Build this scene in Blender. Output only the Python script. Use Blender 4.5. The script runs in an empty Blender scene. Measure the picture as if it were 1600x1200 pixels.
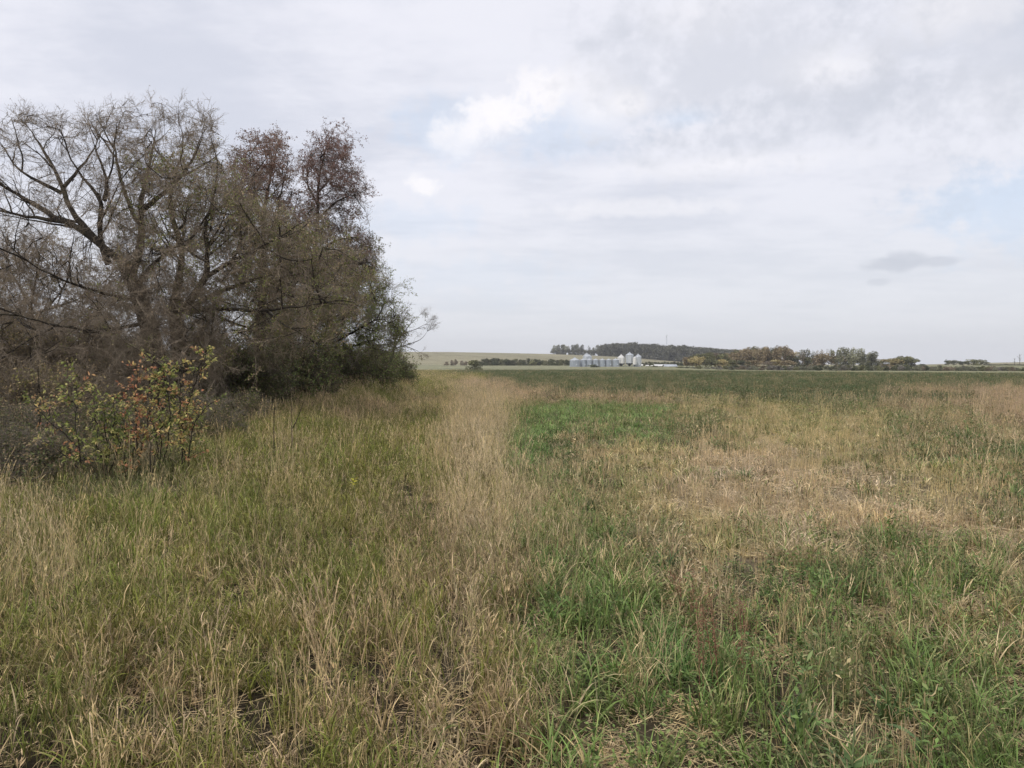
import bpy, math
import numpy as np
from mathutils import Vector, Quaternion

SC = bpy.context.scene
RG = np.random.default_rng(11)
F = 1232.0            # focal length in the photograph's pixels (1600 wide)
CAM_Z = 1.8
PITCH = math.atan(28.0 / F)

# ------------------------------------------------------------------ camera, sky, sun, exposure
cam_d = bpy.data.cameras.new('camera')
cam_d.sensor_width = 36.0
cam_d.lens = 36.0 * F / 1600.0
cam_d.clip_start = 0.05
cam_d.clip_end = 9000.0
cam = bpy.data.objects.new('camera', cam_d)
SC.collection.objects.link(cam)
cam.location = (0, 0, CAM_Z)
cam.rotation_euler = (math.pi / 2 - PITCH, 0, 0)
SC.camera = cam

SUN_EL, SUN_AZ = math.radians(48), math.radians(215)   # azimuth clockwise from +Y: behind the camera, to the left
SKY_STRENGTH = 0.1
CLOUD_GAIN = 1.15
HAZE = 0.00016


def N(nt, typ, **kw):
    n = nt.nodes.new(typ)
    for k, v in kw.items():
        if k.startswith('i_'):
            key = k[2:]
            n.inputs[int(key) if key.isdigit() else key].default_value = v
        else:
            setattr(n, k, v)
    return n


def math_node(nt, op, a, b=None, clamp=False):
    n = nt.nodes.new('ShaderNodeMath')
    n.operation = op
    n.use_clamp = clamp
    for i, v in enumerate((a, b)):
        if v is None:
            continue
        if isinstance(v, (int, float)):
            n.inputs[i].default_value = v
        else:
            nt.links.new(v, n.inputs[i])
    return n.outputs[0]


def vmath(nt, op, a, b=None):
    n = nt.nodes.new('ShaderNodeVectorMath')
    n.operation = op
    for i, v in enumerate((a, b)):
        if v is None:
            continue
        if isinstance(v, (tuple, list)):
            n.inputs[i].default_value = v
        else:
            nt.links.new(v, n.inputs[i])
    return n


def mixc(nt, f, a, b):
    n = nt.nodes.new('ShaderNodeMix')
    n.data_type = 'RGBA'
    for s, v in ((n.inputs['Factor'], f), (n.inputs[6], a), (n.inputs[7], b)):
        if isinstance(v, (int, float)):
            s.default_value = v
        elif isinstance(v, (tuple, list)):
            s.default_value = (*v, 1.0) if len(v) == 3 else v
        else:
            nt.links.new(v, s)
    return n.outputs[2]


def remap(nt, v, a, b, c=0.0, d=1.0, smooth=True):
    n = nt.nodes.new('ShaderNodeMapRange')
    n.interpolation_type = 'SMOOTHSTEP' if smooth else 'LINEAR'
    nt.links.new(v, n.inputs['Value'])
    for k, x in zip(('From Min', 'From Max', 'To Min', 'To Max'), (a, b, c, d)):
        n.inputs[k].default_value = x
    return n.outputs[0]


def pix_dir(px, py):
    a, b = (px - 800) / F, (600 - py) / F
    sp, cp = math.sin(PITCH), math.cos(PITCH)
    return np.array([a, cp + b * sp, b * cp - sp])


def at(px, py, D):
    """the place at distance D along +Y that the photograph shows at (px, py)"""
    d = pix_dir(px, py)
    return d * (D / d[1]) + np.array([0, 0, CAM_Z])


world = bpy.data.worlds.new('World')
SC.world = world
world.use_nodes = True
nt = world.node_tree
nt.nodes.clear()
L = nt.links.new
sky = N(nt, 'ShaderNodeTexSky')
sky.sky_type = 'NISHITA'
sky.sun_disc = False
sky.sun_elevation = SUN_EL
sky.sun_rotation = SUN_AZ
sky.air_density = 1.0
sky.dust_density = 1.5
geo = N(nt, 'ShaderNodeTexCoord')
nrm = vmath(nt, 'NORMALIZE', geo.outputs['Generated']).outputs[0]
sep = N(nt, 'ShaderNodeSeparateXYZ')
L(nrm, sep.inputs[0])
zc = math_node(nt, 'MAXIMUM', sep.outputs[2], 0.0)
den = math_node(nt, 'ADD', zc, 0.13)
cx = math_node(nt, 'DIVIDE', sep.outputs[0], den)
cy = math_node(nt, 'DIVIDE', sep.outputs[1], den)
comb = N(nt, 'ShaderNodeCombineXYZ')
L(cx, comb.inputs[0]); L(cy, comb.inputs[1])


def wnoise(scale, off, detail=6, rough=0.55, sx=1.0, sy=1.0, dist=0.0):
    m = N(nt, 'ShaderNodeMapping')
    m.inputs['Location'].default_value = off
    m.inputs['Scale'].default_value = (sx, sy, 1)
    L(comb.outputs[0], m.inputs[0])
    t = N(nt, 'ShaderNodeTexNoise')
    t.inputs['Scale'].default_value = scale
    t.inputs['Detail'].default_value = detail
    t.inputs['Roughness'].default_value = rough
    t.inputs['Distortion'].default_value = dist
    L(m.outputs[0], t.inputs['Vector'])
    return t.outputs['Fac']


big = wnoise(0.75, (3.1, 7.7, 0), 7, 0.55)
med = wnoise(1.9, (11.3, 2.2, 0), 7, 0.6, dist=0.3)
fine = wnoise(5.5, (1.3, 9.2, 0), 6, 0.62, sx=0.55, sy=1.3)
streak = wnoise(2.6, (5.3, 3.2, 0), 6, 0.6, sx=0.45, sy=1.6)
# grey-lilac cloud deck, slightly brighter to the left and higher up
tone = math_node(nt, 'ADD', math_node(nt, 'MULTIPLY', big, 0.45), math_node(nt, 'MULTIPLY', med, 0.3))
tone = math_node(nt, 'ADD', tone, math_node(nt, 'MULTIPLY', fine, 0.1))
tone = math_node(nt, 'ADD', tone, math_node(nt, 'MULTIPLY', streak, 0.15))
shade = remap(nt, tone, 0.40, 0.56)
deck = mixc(nt, shade, (0.64, 0.66, 0.745), (0.825, 0.825, 0.89))


def blob(px, py, wx, wy, soft=1.0, amp=1.0):
    """a soft spot of sky round the direction of one real cloud feature"""
    d = pix_dir(px, py); d = d / np.linalg.norm(d)
    sub = vmath(nt, 'SUBTRACT', nrm, tuple(d)).outputs[0]
    r = vmath(nt, 'CROSS_PRODUCT', tuple(d), (0, 0, 1))
    right = np.cross(d, (0, 0, 1)); right /= np.linalg.norm(right)
    upv = np.cross(right, d)
    a = vmath(nt, 'DOT_PRODUCT', sub, tuple(right)).outputs['Value']
    b = vmath(nt, 'DOT_PRODUCT', sub, tuple(upv)).outputs['Value']
    a = math_node(nt, 'DIVIDE', a, wx / F)
    b = math_node(nt, 'DIVIDE', b, wy / F)
    q = math_node(nt, 'ADD', math_node(nt, 'MULTIPLY', a, a), math_node(nt, 'MULTIPLY', b, b))
    q = math_node(nt, 'SQRT', q)
    q = math_node(nt, 'ADD', q, math_node(nt, 'MULTIPLY', math_node(nt, 'SUBTRACT', fine_s, 0.5), 3.4 * amp))
    q = math_node(nt, 'ADD', q, math_node(nt, 'MULTIPLY', math_node(nt, 'SUBTRACT', med, 0.5), 2.6 * amp))
    return remap(nt, q, 1.25 + 0.55 * soft, .9 - 0.75 * soft)


dn = N(nt, 'ShaderNodeTexNoise')
dn.inputs['Scale'].default_value = 34
dn.inputs['Detail'].default_value = 6
dn.inputs['Roughness'].default_value = 0.62
L(nrm, dn.inputs['Vector'])
fine_s = dn.outputs['Fac']

# left side brighter, right upper side darker (as the deck thickens there)
lr = remap(nt, sep.outputs[0], -0.45, 0.45)
deck = mixc(nt, math_node(nt, 'MULTIPLY', lr, 0.22), deck, (0.68, 0.69, 0.74))



blue = mixc(nt, 0.25, (0.56, 0.69, 0.87), deck)
cur = deck
for (px, py, wx, wy, k, soft) in ((880, 200, 85, 40, 0.5, 1.0), (1590, 322, 85, 48, .95, .8), (1070, 185, 45, 14, 0.7, 1.0),
                                  (700, 205, 60, 40, 0.5, 1.0), (640, 345, 90, 30, 0.4, 1.0), (720, 440, 160, 30, 0.4, 1.0)):
    b = blob(px, py, wx, wy, soft)
    cur = mixc(nt, math_node(nt, 'MULTIPLY', b, k), cur, blue)
for (px, py, wx, wy, k, soft) in ((845, 145, 40, 30, 1.0, .7), (785, 178, 42, 24, 1.0, .7), (750, 196, 40, 20, .6, .9), (890, 130, 60, 24, .5, .9), (718, 216, 34, 22, 0.55, .8),
                                  (985, 160, 30, 17, 1.0, .5), (935, 170, 45, 30, 0.6, .8), (662, 289, 26, 14, 0.95, .5),
                                  (1090, 20, 60, 30, .4, 1.0), (1495, 15, 60, 30, 0.8, .9), (1300, 105, 60, 26, .7, .9), (1150, 255, 150, 16, .5, 1.0),
                                  (1000, 325, 130, 10, .5, 1.0), (1570, 150, 60, 30, .3, 1.0)):
    b = blob(px, py, wx, wy, soft)
    cur = mixc(nt, math_node(nt, 'MULTIPLY', b, k), cur, (0.95, 0.925, 0.945))
# pale haze toward the horizon
hz = remap(nt, sep.outputs[2], 0.0, 0.26, 1.0, 0.0)
cur = mixc(nt, math_node(nt, 'MULTIPLY', hz, 0.85), cur, (0.735, 0.75, 0.795))
for (px, py, wx, wy, k, soft) in ((1130, 110, 170, 90, 0.55, 1.0), (1560, 60, 120, 130, 0.45, 1.0), (1330, 180, 200, 40, 0.45, 1.0),
                                  (1390, 413, 34, 9, .8, .35), (1418, 404, 30, 11, .8, .35), (1458, 409, 26, 6, .7, .4), (1372, 441, 13, 5, 0.5, .5), (975, 45, 22, 14, .5, .8)):
    b = blob(px, py, wx, wy, soft, .45 if wx < 50 else 1.0)
    cur = mixc(nt, math_node(nt, 'MULTIPLY', b, k), cur, (0.57, 0.59, 0.655))
bg = N(nt, 'ShaderNodeBackground')
# the sky texture is physically bright: it is scaled by SKY_STRENGTH before the clouds cover it
sks = N(nt, 'ShaderNodeMix'); sks.data_type = 'RGBA'; sks.blend_type = 'MULTIPLY'; sks.inputs['Factor'].default_value = 1
L(sky.outputs[0], sks.inputs[6]); sks.inputs[7].default_value = (SKY_STRENGTH,) * 3 + (1,)
fin = mixc(nt, 0.92, sks.outputs[2], cur)
L(fin, bg.inputs['Color'])
bg.inputs['Strength'].default_value = CLOUD_GAIN
wo = N(nt, 'ShaderNodeOutputWorld')
L(bg.outputs[0], wo.inputs[0])

sun_d = bpy.data.lights.new('sun', 'SUN')
sun_d.energy = 1.5
sun_d.angle = math.radians(12)
sun_d.color = (1.0, 0.94, 0.86)
sun = bpy.data.objects.new('sun', sun_d)
SC.collection.objects.link(sun)
sd = Vector((math.sin(SUN_AZ) * math.cos(SUN_EL), math.cos(SUN_AZ) * math.cos(SUN_EL), math.sin(SUN_EL)))
sun.rotation_euler = sd.to_track_quat('Z', 'Y').to_euler()
sun.location = (0, -5, 30)

SC.view_settings.view_transform = 'Standard'
SC.view_settings.look = 'None'
SC.view_settings.exposure = 0.0
SC.view_settings.gamma = 1.0
SC.view_settings.use_curve_mapping = False
try:
    SC.cycles.max_bounces = 8
    SC.cycles.volume_bounces = 0
    SC.cycles.transparent_max_bounces = 8
except Exception:
    pass


# ------------------------------------------------------------------ helpers
def tag(o, label=None, cat=None, group=None, kind=None):
    if label: o['label'] = label
    if cat: o['category'] = cat
    if group: o['group'] = group
    if kind: o['kind'] = kind
    return o


def empty(name, loc, label, cat, group=None):
    o = bpy.data.objects.new(name, None)
    SC.collection.objects.link(o)
    o.location = loc
    o.empty_display_size = 0.2
    return tag(o, label, cat, group)


def mesh_of(name, V, Fs, mat=None, smooth=False):
    """V n x 3; Fs a list of integer arrays (m x 3 or m x 4)"""
    me = bpy.data.meshes.new(name)
    V = np.asarray(V, dtype=np.float32)
    me.vertices.add(len(V))
    me.vertices.foreach_set('co', V.ravel())
    Fs = [np.asarray(f, dtype=np.int32) for f in Fs if len(f)]
    if Fs:
        loops = np.concatenate([f.ravel() for f in Fs])
        sizes = np.concatenate([np.full(len(f), f.shape[1], dtype=np.int32) for f in Fs])
        starts = np.concatenate([[0], np.cumsum(sizes)[:-1]]).astype(np.int32)
        me.loops.add(len(loops))
        me.loops.foreach_set('vertex_index', loops)
        me.polygons.add(len(sizes))
        me.polygons.foreach_set('loop_start', starts)
        if smooth:
            me.polygons.foreach_set('use_smooth', np.ones(len(sizes), dtype=bool))
    me.update(calc_edges=True)
    if mat:
        me.materials.append(mat)
    return me


def add(name, me, parent=None, loc=None):
    o = bpy.data.objects.new(name, me)
    SC.collection.objects.link(o)
    if parent is not None:
        o.parent = parent
    if loc is not None:
        o.location = loc
    return o


def attr(me, name, vals, typ='FLOAT'):
    a = me.attributes.new(name, typ, 'POINT')
    vals = np.asarray(vals, dtype=np.int32 if typ == 'INT' else np.float32)
    key = {'FLOAT': 'value', 'INT': 'value', 'FLOAT_VECTOR': 'vector'}[typ]
    a.data.foreach_set(key, vals.ravel())


def _h(ix, iy, seed):
    n = (ix.astype(np.int64) * 374761393 + iy.astype(np.int64) * 668265263 + seed * 1442695041) & 0x7fffffff
    n = ((n ^ (n >> 13)) * 1274126177) & 0x7fffffff
    n = n ^ (n >> 16)
    return (n & 0xffff) / 65535.0


def vnoise(x, y, seed=0):
    x = np.asarray(x, float); y = np.asarray(y, float)
    ix, iy = np.floor(x), np.floor(y)
    fx, fy = x - ix, y - iy
    fx = fx * fx * (3 - 2 * fx); fy = fy * fy * (3 - 2 * fy)
    a, b = _h(ix, iy, seed), _h(ix + 1, iy, seed)
    c, d = _h(ix, iy + 1, seed), _h(ix + 1, iy + 1, seed)
    return (a * (1 - fx) + b * fx) * (1 - fy) + (c * (1 - fx) + d * fx) * fy


def fbm(x, y, seed=0, oct=4):
    s, a, t = 0, 1.0, 0
    for k in range(oct):
        s = s + a * vnoise(np.asarray(x) * 2 ** k, np.asarray(y) * 2 ** k, seed + k * 17)
        t += a; a *= 0.55
    return s / t


def sstep(a, b, x):
    t = np.clip((np.asarray(x, float) - a) / (b - a), 0, 1)
    return t * t * (3 - 2 * t)


# ------------------------------------------------------------------ terrain
CR_PX = np.array([-1500, 560, 700, 790, 860, 960, 1080, 1160, 1240, 1440, 1500, 1600, 2600])
CR_PY = np.array([548, 551, 551, 552.5, 554, 557.5, 566, 568.5, 569.5, 570, 568.5, 567, 560])


def terrain(x, y):
    x = np.asarray(x, float); y = np.asarray(y, float)
    r = np.hypot(x, y)
    px = 800 + F * x / np.maximum(y, 1e-3)
    px = np.where(y < 50, np.where(x < 0, -1500, 2600), px)
    crest = 1.8 + (572 - np.interp(px, CR_PX, CR_PY)) / F * 1500
    z = 1.35 * sstep(340, 480, r) + 0.9 * sstep(480, 620, r)
    z = z + (crest - 2.25) * sstep(620, 1480, r)
    z = z + 0.14 * (fbm(x / 3.1, y / 3.1, 5, 3) - 0.5) * (1 - sstep(40, 120, r))
    z = z + 0.05 * (fbm(x / .6, y / .6, 9, 2) - 0.5) * (1 - sstep(10, 30, r))
    # the ground lifts a little under the old hedgerow to the left
    u = x + 0.081 * y
    z = z + (0.10 + 0.75 * sstep(15, 46, y)) * sstep(-1.2, -4.5, u) * (1 - sstep(60, 120, r))
    return z


def gp(px, py, h=0.0):
    """where the sight line through (px, py) comes down to height h"""
    d = pix_dir(px, py)
    t = (CAM_Z - h) / -d[2]
    return d * t + np.array([0, 0, CAM_Z])


# vegetation map, measured from the photograph and laid out on the ground
KEYS = 'LTBGSYRCDMP'
COLX = [0, 200, 400, 550, 672, 742, 776, 828, 900, 1000, 1100, 1200, 1300, 1450, 1600]
ROWS = [
    (578.5, 'D D D D L C C C C C C C C C C'),
    (588, 'D D D D L L C C C C C C C C C'),
    (597, 'D D D D L R R C C C C C C C C'),
    (606, 'D D D L L T R R C C C C C R R'),
    (616, 'D D L L L T T R R R M C C C R'),
    (628, 'D D L B L T T G P G Y Y M R R'),
    (642, 'D D L B L T T P P P M Y Y M R'),
    (660, 'D D L L L T T P P P M Y Y M M'),
    (690, 'D D L L L T T P M Y S S Y M M'),
    (730, 'D D L L L T T G M Y S S S Y M'),
    (780, 'L L L L B T T T G M Y S S S S'),
    (840, 'T L L L B T T T G G M G M G M'),
    (900, 'L L L B L B T B G G G G G G G'),
    (1000, 'L B L B B T B B G G G G M G G'),
    (1200, 'B L B L B L L G G G G G M G G'),
]
CAT = {  # tall dry weed broad stubble litter crop dryness tint tan ground
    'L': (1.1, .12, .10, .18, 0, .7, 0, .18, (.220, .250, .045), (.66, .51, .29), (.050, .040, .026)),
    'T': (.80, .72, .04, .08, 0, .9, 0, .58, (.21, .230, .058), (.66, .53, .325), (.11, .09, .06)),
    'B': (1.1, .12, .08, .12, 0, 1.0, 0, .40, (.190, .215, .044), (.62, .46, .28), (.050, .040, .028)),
    'G': (.22, .03, 1.15, 1.4, .08, .9, 0, .07, (.180, .270, .072), (.60, .47, .27), (.08, .065, .04)),
    'S': (.0, .05, .20, .55, 1.0, 2.2, 0, .72, (.190, .240, .070), (.70, .56, .36), (.22, .175, .11)),
    'Y': (.0, .06, .30, .70, 1.0, 1.4, 0, .48, (.210, .250, .075), (.68, .56, .31), (.19, .155, .10)),
    'M': (.05, .03, .45, 1.1, .80, .8, .22, .28, (.150, .210, .068), (.66, .52, .31), (.14, .12, .07)),
    'R': (.0, .40, .14, .40, .80, 1.0, .16, .58, (.150, .185, .065), (.58, .44, .28), (.19, .145, .10)),
    'C': (.0, .05, .20, .50, .10, .1, 1.0, .20, (.122, .170, .070), (.44, .35, .20), (.10, .11, .055)),
    'P': (.0, .0, 1.6, 1.2, .0, .2, 0, .02, (.205, .310, .092), (.58, .46, .27), (.08, .09, .04)),
    'D': (.70, .15, .35, .70, 0, .4, 0, .28, (.120, .140, .045), (.40, .32, .20), (.05, .045, .03)),  # darker tints: shade near the trees is put into the colour
}
_W = np.zeros((len(ROWS), len(COLX), len(KEYS)))
for i, (_, row) in enumerate(ROWS):
    for j, c in enumerate(row.split()):
        _W[i, j, KEYS.index(c)] = 1
_P = np.array([[*CAT[k][:8], *CAT[k][8], *CAT[k][9], *CAT[k][10]] for k in KEYS])


def veg(x, y, mix=False):
    """mix of plant kinds at ground points: n x 17 parameters"""
    x = np.asarray(x, float); y = np.maximum(np.asarray(y, float), 0.6)
    depth = y
    px = 800 + F * x / depth
    py = 572 + F * (CAM_Z - 0.35) / depth
    # patch outlines wander in the field, not in the picture
    lx = 105 * (fbm(x / 2.3, y / 2.3, 21, 4) - .5) * 2 + 70 * (fbm(x / .7, y / .7, 31, 3) - .5) * 2
    px = px + lx * np.clip(7.5 / depth, .16, 1.1)
    if mix:
        px = px + RG.normal(0, 34, px.shape) * np.clip(10 / depth, .45, 1.3)
    lg = (RG.normal(0, .16, px.shape) if mix else 0) + np.log(np.maximum(py - 572, 1.0)) + 0.32 * (fbm(x / 1.9, y / 2.6, 41, 4) - .5) * 2 * np.clip(30 / depth, .5, 1)
    gy = np.log(np.array([r[0] for r in ROWS]) - 572)
    fi = np.clip(np.interp(lg, gy, np.arange(len(gy))), 0, len(gy) - 1.0001)
    fj = np.clip(np.interp(px, COLX, np.arange(len(COLX))), 0, len(COLX) - 1.0001)
    i0, j0 = fi.astype(int), fj.astype(int)
    a, b = sstep(.25, .75, fi - i0)[..., None], sstep(.2, .8, fj - j0)[..., None]
    W = (_W[i0, j0] * (1 - b) + _W[i0, j0 + 1] * b) * (1 - a) + (_W[i0 + 1, j0] * (1 - b) + _W[i0 + 1, j0 + 1] * b) * a
    return W @ _P


def crop_edge(x, y):
    """distance along +Y at which the crop ends, by bearing"""
    px = 800 + F * x / np.maximum(y, 1)
    return np.interp(px, [0, 600, 1000, 1200, 1400, 1600], [300, 300, 320, 225, 185, 165])


# ground colour per vertex (what covers the soil, grassy zones darkened as painted shade; far fields by their crop)
def ground_sheet():
    rings = np.concatenate([[0.0], np.geomspace(0.4, 3000, 330)])
    th = np.radians(np.concatenate([np.arange(-180, -44, 6), np.arange(-44, 44, .35), np.arange(44, 180, 6)]))
    R, T = np.meshgrid(rings, th, indexing='ij')
    X, Y = R * np.sin(T), R * np.cos(T)
    Z = terrain(X, Y)
    n, m = X.shape
    idx = np.arange(n * m).reshape(n, m)
    a = idx[:-1, :]; b = idx[1:, :]
    fa = np.stack([a, np.roll(a, -1, 1), np.roll(b, -1, 1), b], -1).reshape(-1, 4)
    V = np.stack([X, Y, Z], -1).reshape(-1, 3)
    me = mesh_of('ground', V, [fa[:, ::-1]], smooth=True)
    x, y = V[:, 0], V[:, 1]
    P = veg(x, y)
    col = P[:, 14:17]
    far = sstep(0, 12, y - crop_edge(x, y))[:, None]
    px = 800 + F * x / np.maximum(y, 1)
    r = np.hypot(x, y)
    pale = np.array([.27, .265, .15])
    lft = np.array([.28, .275, .165])
    nf = fbm(x / 60, y / 25, 77, 4)[:, None]
    w_left = sstep(1050, 850, px)[:, None]
    fc = pale * (1 - w_left) + lft * w_left
    hill = np.array([.325, .295, .185])
    hw = sstep(600, 800, r)[:, None]
    fc = fc * (1 - hw) + hill * hw
    fc = fc * (.82 + .36 * nf)
    col = col * (1 - far) + fc * far
    back = (y < 1)[:, None]
    col = np.where(back, np.array([.16, .14, .08]), col)
    col = col * (.8 + .45 * fbm(x / 1.3, y / 1.3, 15, 4))[:, None]
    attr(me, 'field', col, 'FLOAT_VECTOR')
    return me


def principled(name, rough=0.8, spec=0.3):
    m = bpy.data.materials.new(name)
    m.use_nodes = True
    nt = m.node_tree
    b = nt.nodes['Principled BSDF']
    b.inputs['Roughness'].default_value = rough
    b.inputs['Specular IOR Level'].default_value = spec
    return m, nt, b


def mat_ground():
    m, nt, b = principled('soil_and_fields', 0.95, 0.1)
    a = N(nt, 'ShaderNodeAttribute', attribute_name='field')
    g = N(nt, 'ShaderNodeNewGeometry')
    n1 = N(nt, 'ShaderNodeTexNoise', i_Scale=9.0, i_Detail=8.0, i_Roughness=0.7)
    n2 = N(nt, 'ShaderNodeTexNoise', i_Scale=0.35, i_Detail=6.0, i_Roughness=0.6)
    mp = N(nt, 'ShaderNodeMapping'); mp.inputs['Scale'].default_value = (.02, .05, .02)
    n3 = N(nt, 'ShaderNodeTexNoise', i_Scale=1.0, i_Detail=8.0, i_Roughness=0.65)
    nt.links.new(g.outputs['Position'], mp.inputs[0]); nt.links.new(mp.outputs[0], n3.inputs['Vector'])
    for n in (n1, n2):
        nt.links.new(g.outputs['Position'], n.inputs['Vector'])
    v = math_node(nt, 'ADD', remap(nt, n1.outputs[0], .3, .7, .45, 1.25), remap(nt, n2.outputs[0], .3, .7, -.15, .15))
    v = math_node(nt, 'ADD', v, remap(nt, n3.outputs[0], .35, .65, -.12, .16))
    mul = vmath(nt, 'SCALE', a.outputs['Vector']); nt.links.new(v, mul.inputs['Scale'])
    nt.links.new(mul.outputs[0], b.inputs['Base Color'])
    bp = N(nt, 'ShaderNodeBump', i_Strength=0.7, i_Distance=0.03)
    nt.links.new(n1.outputs[0], bp.inputs['Height']); nt.links.new(bp.outputs[0], b.inputs['Normal'])
    return m


gme = ground_sheet()
gme.materials.append(mat_ground())
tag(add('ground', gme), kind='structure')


# ------------------------------------------------------------------ plant material driven by per-plant colours, with blade-base shade painted into val
def mat_veg(name, translucent=0.22, rough=0.55, spec=0.25):
    m, nt, b = principled(name, rough, spec)
    dead = N(nt, 'ShaderNodeAttribute', attribute_name='dead')
    val = N(nt, 'ShaderNodeAttribute', attribute_name='val')
    rnd = N(nt, 'ShaderNodeAttribute', attribute_name='rnd')
    tint = N(nt, 'ShaderNodeAttribute', attribute_name='tint', attribute_type='INSTANCER')
    tan = N(nt, 'ShaderNodeAttribute', attribute_name='tan', attribute_type='INSTANCER')
    dry = N(nt, 'ShaderNodeAttribute', attribute_name='dry', attribute_type='INSTANCER')
    diff = math_node(nt, 'SUBTRACT', dry.outputs['Fac'], rnd.outputs['Fac'])
    isd = remap(nt, diff, -.08, .08)
    f = math_node(nt, 'MAXIMUM', isd, dead.outputs['Fac'], True)
    c = mixc(nt, f, tint.outputs['Color'], tan.outputs['Color'])
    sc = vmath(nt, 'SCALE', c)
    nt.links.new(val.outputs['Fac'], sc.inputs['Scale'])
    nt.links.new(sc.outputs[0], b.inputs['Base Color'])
    tr = N(nt, 'ShaderNodeBsdfTranslucent')
    nt.links.new(sc.outputs[0], tr.inputs['Color'])
    mx = N(nt, 'ShaderNodeMixShader'); mx.inputs[0].default_value = translucent
    nt.links.new(b.outputs[0], mx.inputs[1]); nt.links.new(tr.outputs[0], mx.inputs[2])
    nt.links.new(mx.outputs[0], nt.nodes['Material Output'].inputs['Surface'])
    return m


M_VEG = mat_veg('grass_blades')
M_LEAF = mat_veg('leaves', .25, .5, .25)
M_TWIG = mat_veg('twigs', 0.0, .85, .1)


class Geo:
    """collects blades, leaves and twigs with their per-vertex dead / val / rnd values"""
    def __init__(s):
        s.V, s.F, s.A, s.n = [], [], [], 0

    def strip(s, C, Wd, side, dead, val, rnd):
        """ribbon along centreline C (k x 3), half widths Wd, side vector"""
        k = len(C)
        side = np.asarray(side)
        if side.ndim == 1:
            side = np.tile(side, (k, 1))
        V = np.concatenate([C - side * Wd[:, None], C + side * Wd[:, None]])
        i = np.arange(k - 1)
        s.V.append(V)
        s.F.append(np.stack([i, i + 1, i + 1 + k, i + k], -1) + s.n)
        d = np.broadcast_to(dead, (k,))
        v = np.broadcast_to(val, (k,))
        s.A.append(np.stack([np.tile(d, 2), np.tile(v, 2), np.full(2 * k, rnd)], -1))
        s.n += 2 * k

    def tube(s, C, R, sides=3, dead=0., val=1., rnd=.5):
        C = np.asarray(C, float); R = np.asarray(R, float)
        k = len(C)
        T = np.gradient(C, axis=0)
        T /= np.linalg.norm(T, axis=1, keepdims=True) + 1e-9
        m = np.abs(T.mean(0))
        ref = np.zeros(3); ref[np.argmin(m)] = 1
        A = np.cross(T, ref); A /= np.linalg.norm(A, axis=1, keepdims=True) + 1e-9
        B = np.cross(T, A)
        an = np.arange(sides) * 2 * np.pi / sides
        V = C[:, None] + R[:, None, None] * (np.cos(an)[None, :, None] * A[:, None] + np.sin(an)[None, :, None] * B[:, None])
        i, j = np.meshgrid(np.arange(k - 1), np.arange(sides), indexing='ij')
        jn = (j + 1) % sides
        Fq = np.stack([i * sides + j, i * sides + jn, (i + 1) * sides + jn, (i + 1) * sides + j], -1).reshape(-1, 4)
        s.V.append(V.reshape(-1, 3)); s.F.append(Fq + s.n)
        s.A.append(np.tile([dead, val, rnd], (k * sides, 1)))
        s.n += k * sides

    def leaf(s, p, d, nrm_, ln, wd, dead, val, rnd, fold=.25):
        d = d / (np.linalg.norm(d) + 1e-9)
        sd = np.cross(d, nrm_); sd /= np.linalg.norm(sd) + 1e-9
        up = np.cross(sd, d)
        V = np.array([p, p + d * ln * .45 - sd * wd + up * wd * fold, p + d * ln, p + d * ln * .45 + sd * wd + up * wd * fold, p + d * ln * .5])
        s.V.append(V)
        s.F.append(np.array([[0, 4, 1, 0], ])[:0] + 0 if False else np.array([[0, 4, 2, 1], [0, 3, 2, 4]]) + s.n)
        s.A.append(np.tile([dead, val, rnd], (5, 1)))
        s.n += 5

    def mesh(s, name, mat, smooth=False):
        me = mesh_of(name, np.concatenate(s.V), [np.concatenate(s.F)], mat, smooth)
        A = np.concatenate(s.A)
        for i, k in enumerate(('dead', 'val', 'rnd')):
            attr(me, k, A[:, i])
        return me


U = lambda a, b: float(RG.uniform(a, b))
VB = lambda: U(.28, .65) if U(0, 1) < .40 else U(.9, 1.6)


def blade_curve(base, az, ln, t0, bend, k=5, p=1.6):
    s = np.linspace(0, 1, k)
    th = t0 + bend * s ** p
    ds = ln / (k - 1)
    mid = (th[1:] + th[:-1]) / 2
    h = np.concatenate([[0], np.cumsum(np.sin(mid) * ds)])
    z = np.concatenate([[0], np.cumsum(np.cos(mid) * ds)])
    return np.stack([base[0] + h * math.cos(az), base[1] + h * math.sin(az), base[2] + z], -1)


def blade(g, base, az, ln, t0, bend, w, k=5, deadtip=0., val=1., rnd=None, p=1.6, prof=None, dead0=0.0):
    C = blade_curve(base, az, ln, t0, bend, k, p)
    s = np.linspace(0, 1, k)
    W = w * .5 * (np.minimum(1, .55 + 1.8 * s) * (1 - s ** 2.2) + .04) if prof is None else w * .5 * prof(s)
    tw = U(-.7, .7)
    side = np.array([-math.sin(az + tw), math.cos(az + tw), U(-.25, .25)])
    side /= np.linalg.norm(side)
    dead = np.clip(dead0 * (1 - s) ** 2 + deadtip * sstep(.45, .95, s), 0, 1)
    vv = val * (.62 + .42 * sstep(0, .6, s))  # val falls toward the blade base: painted shade
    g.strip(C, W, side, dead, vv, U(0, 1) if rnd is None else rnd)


def disc(r):
    a, q = U(0, 2 * math.pi), r * math.sqrt(U(0, 1))
    return np.array([q * math.cos(a), q * math.sin(a), 0.])


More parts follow.
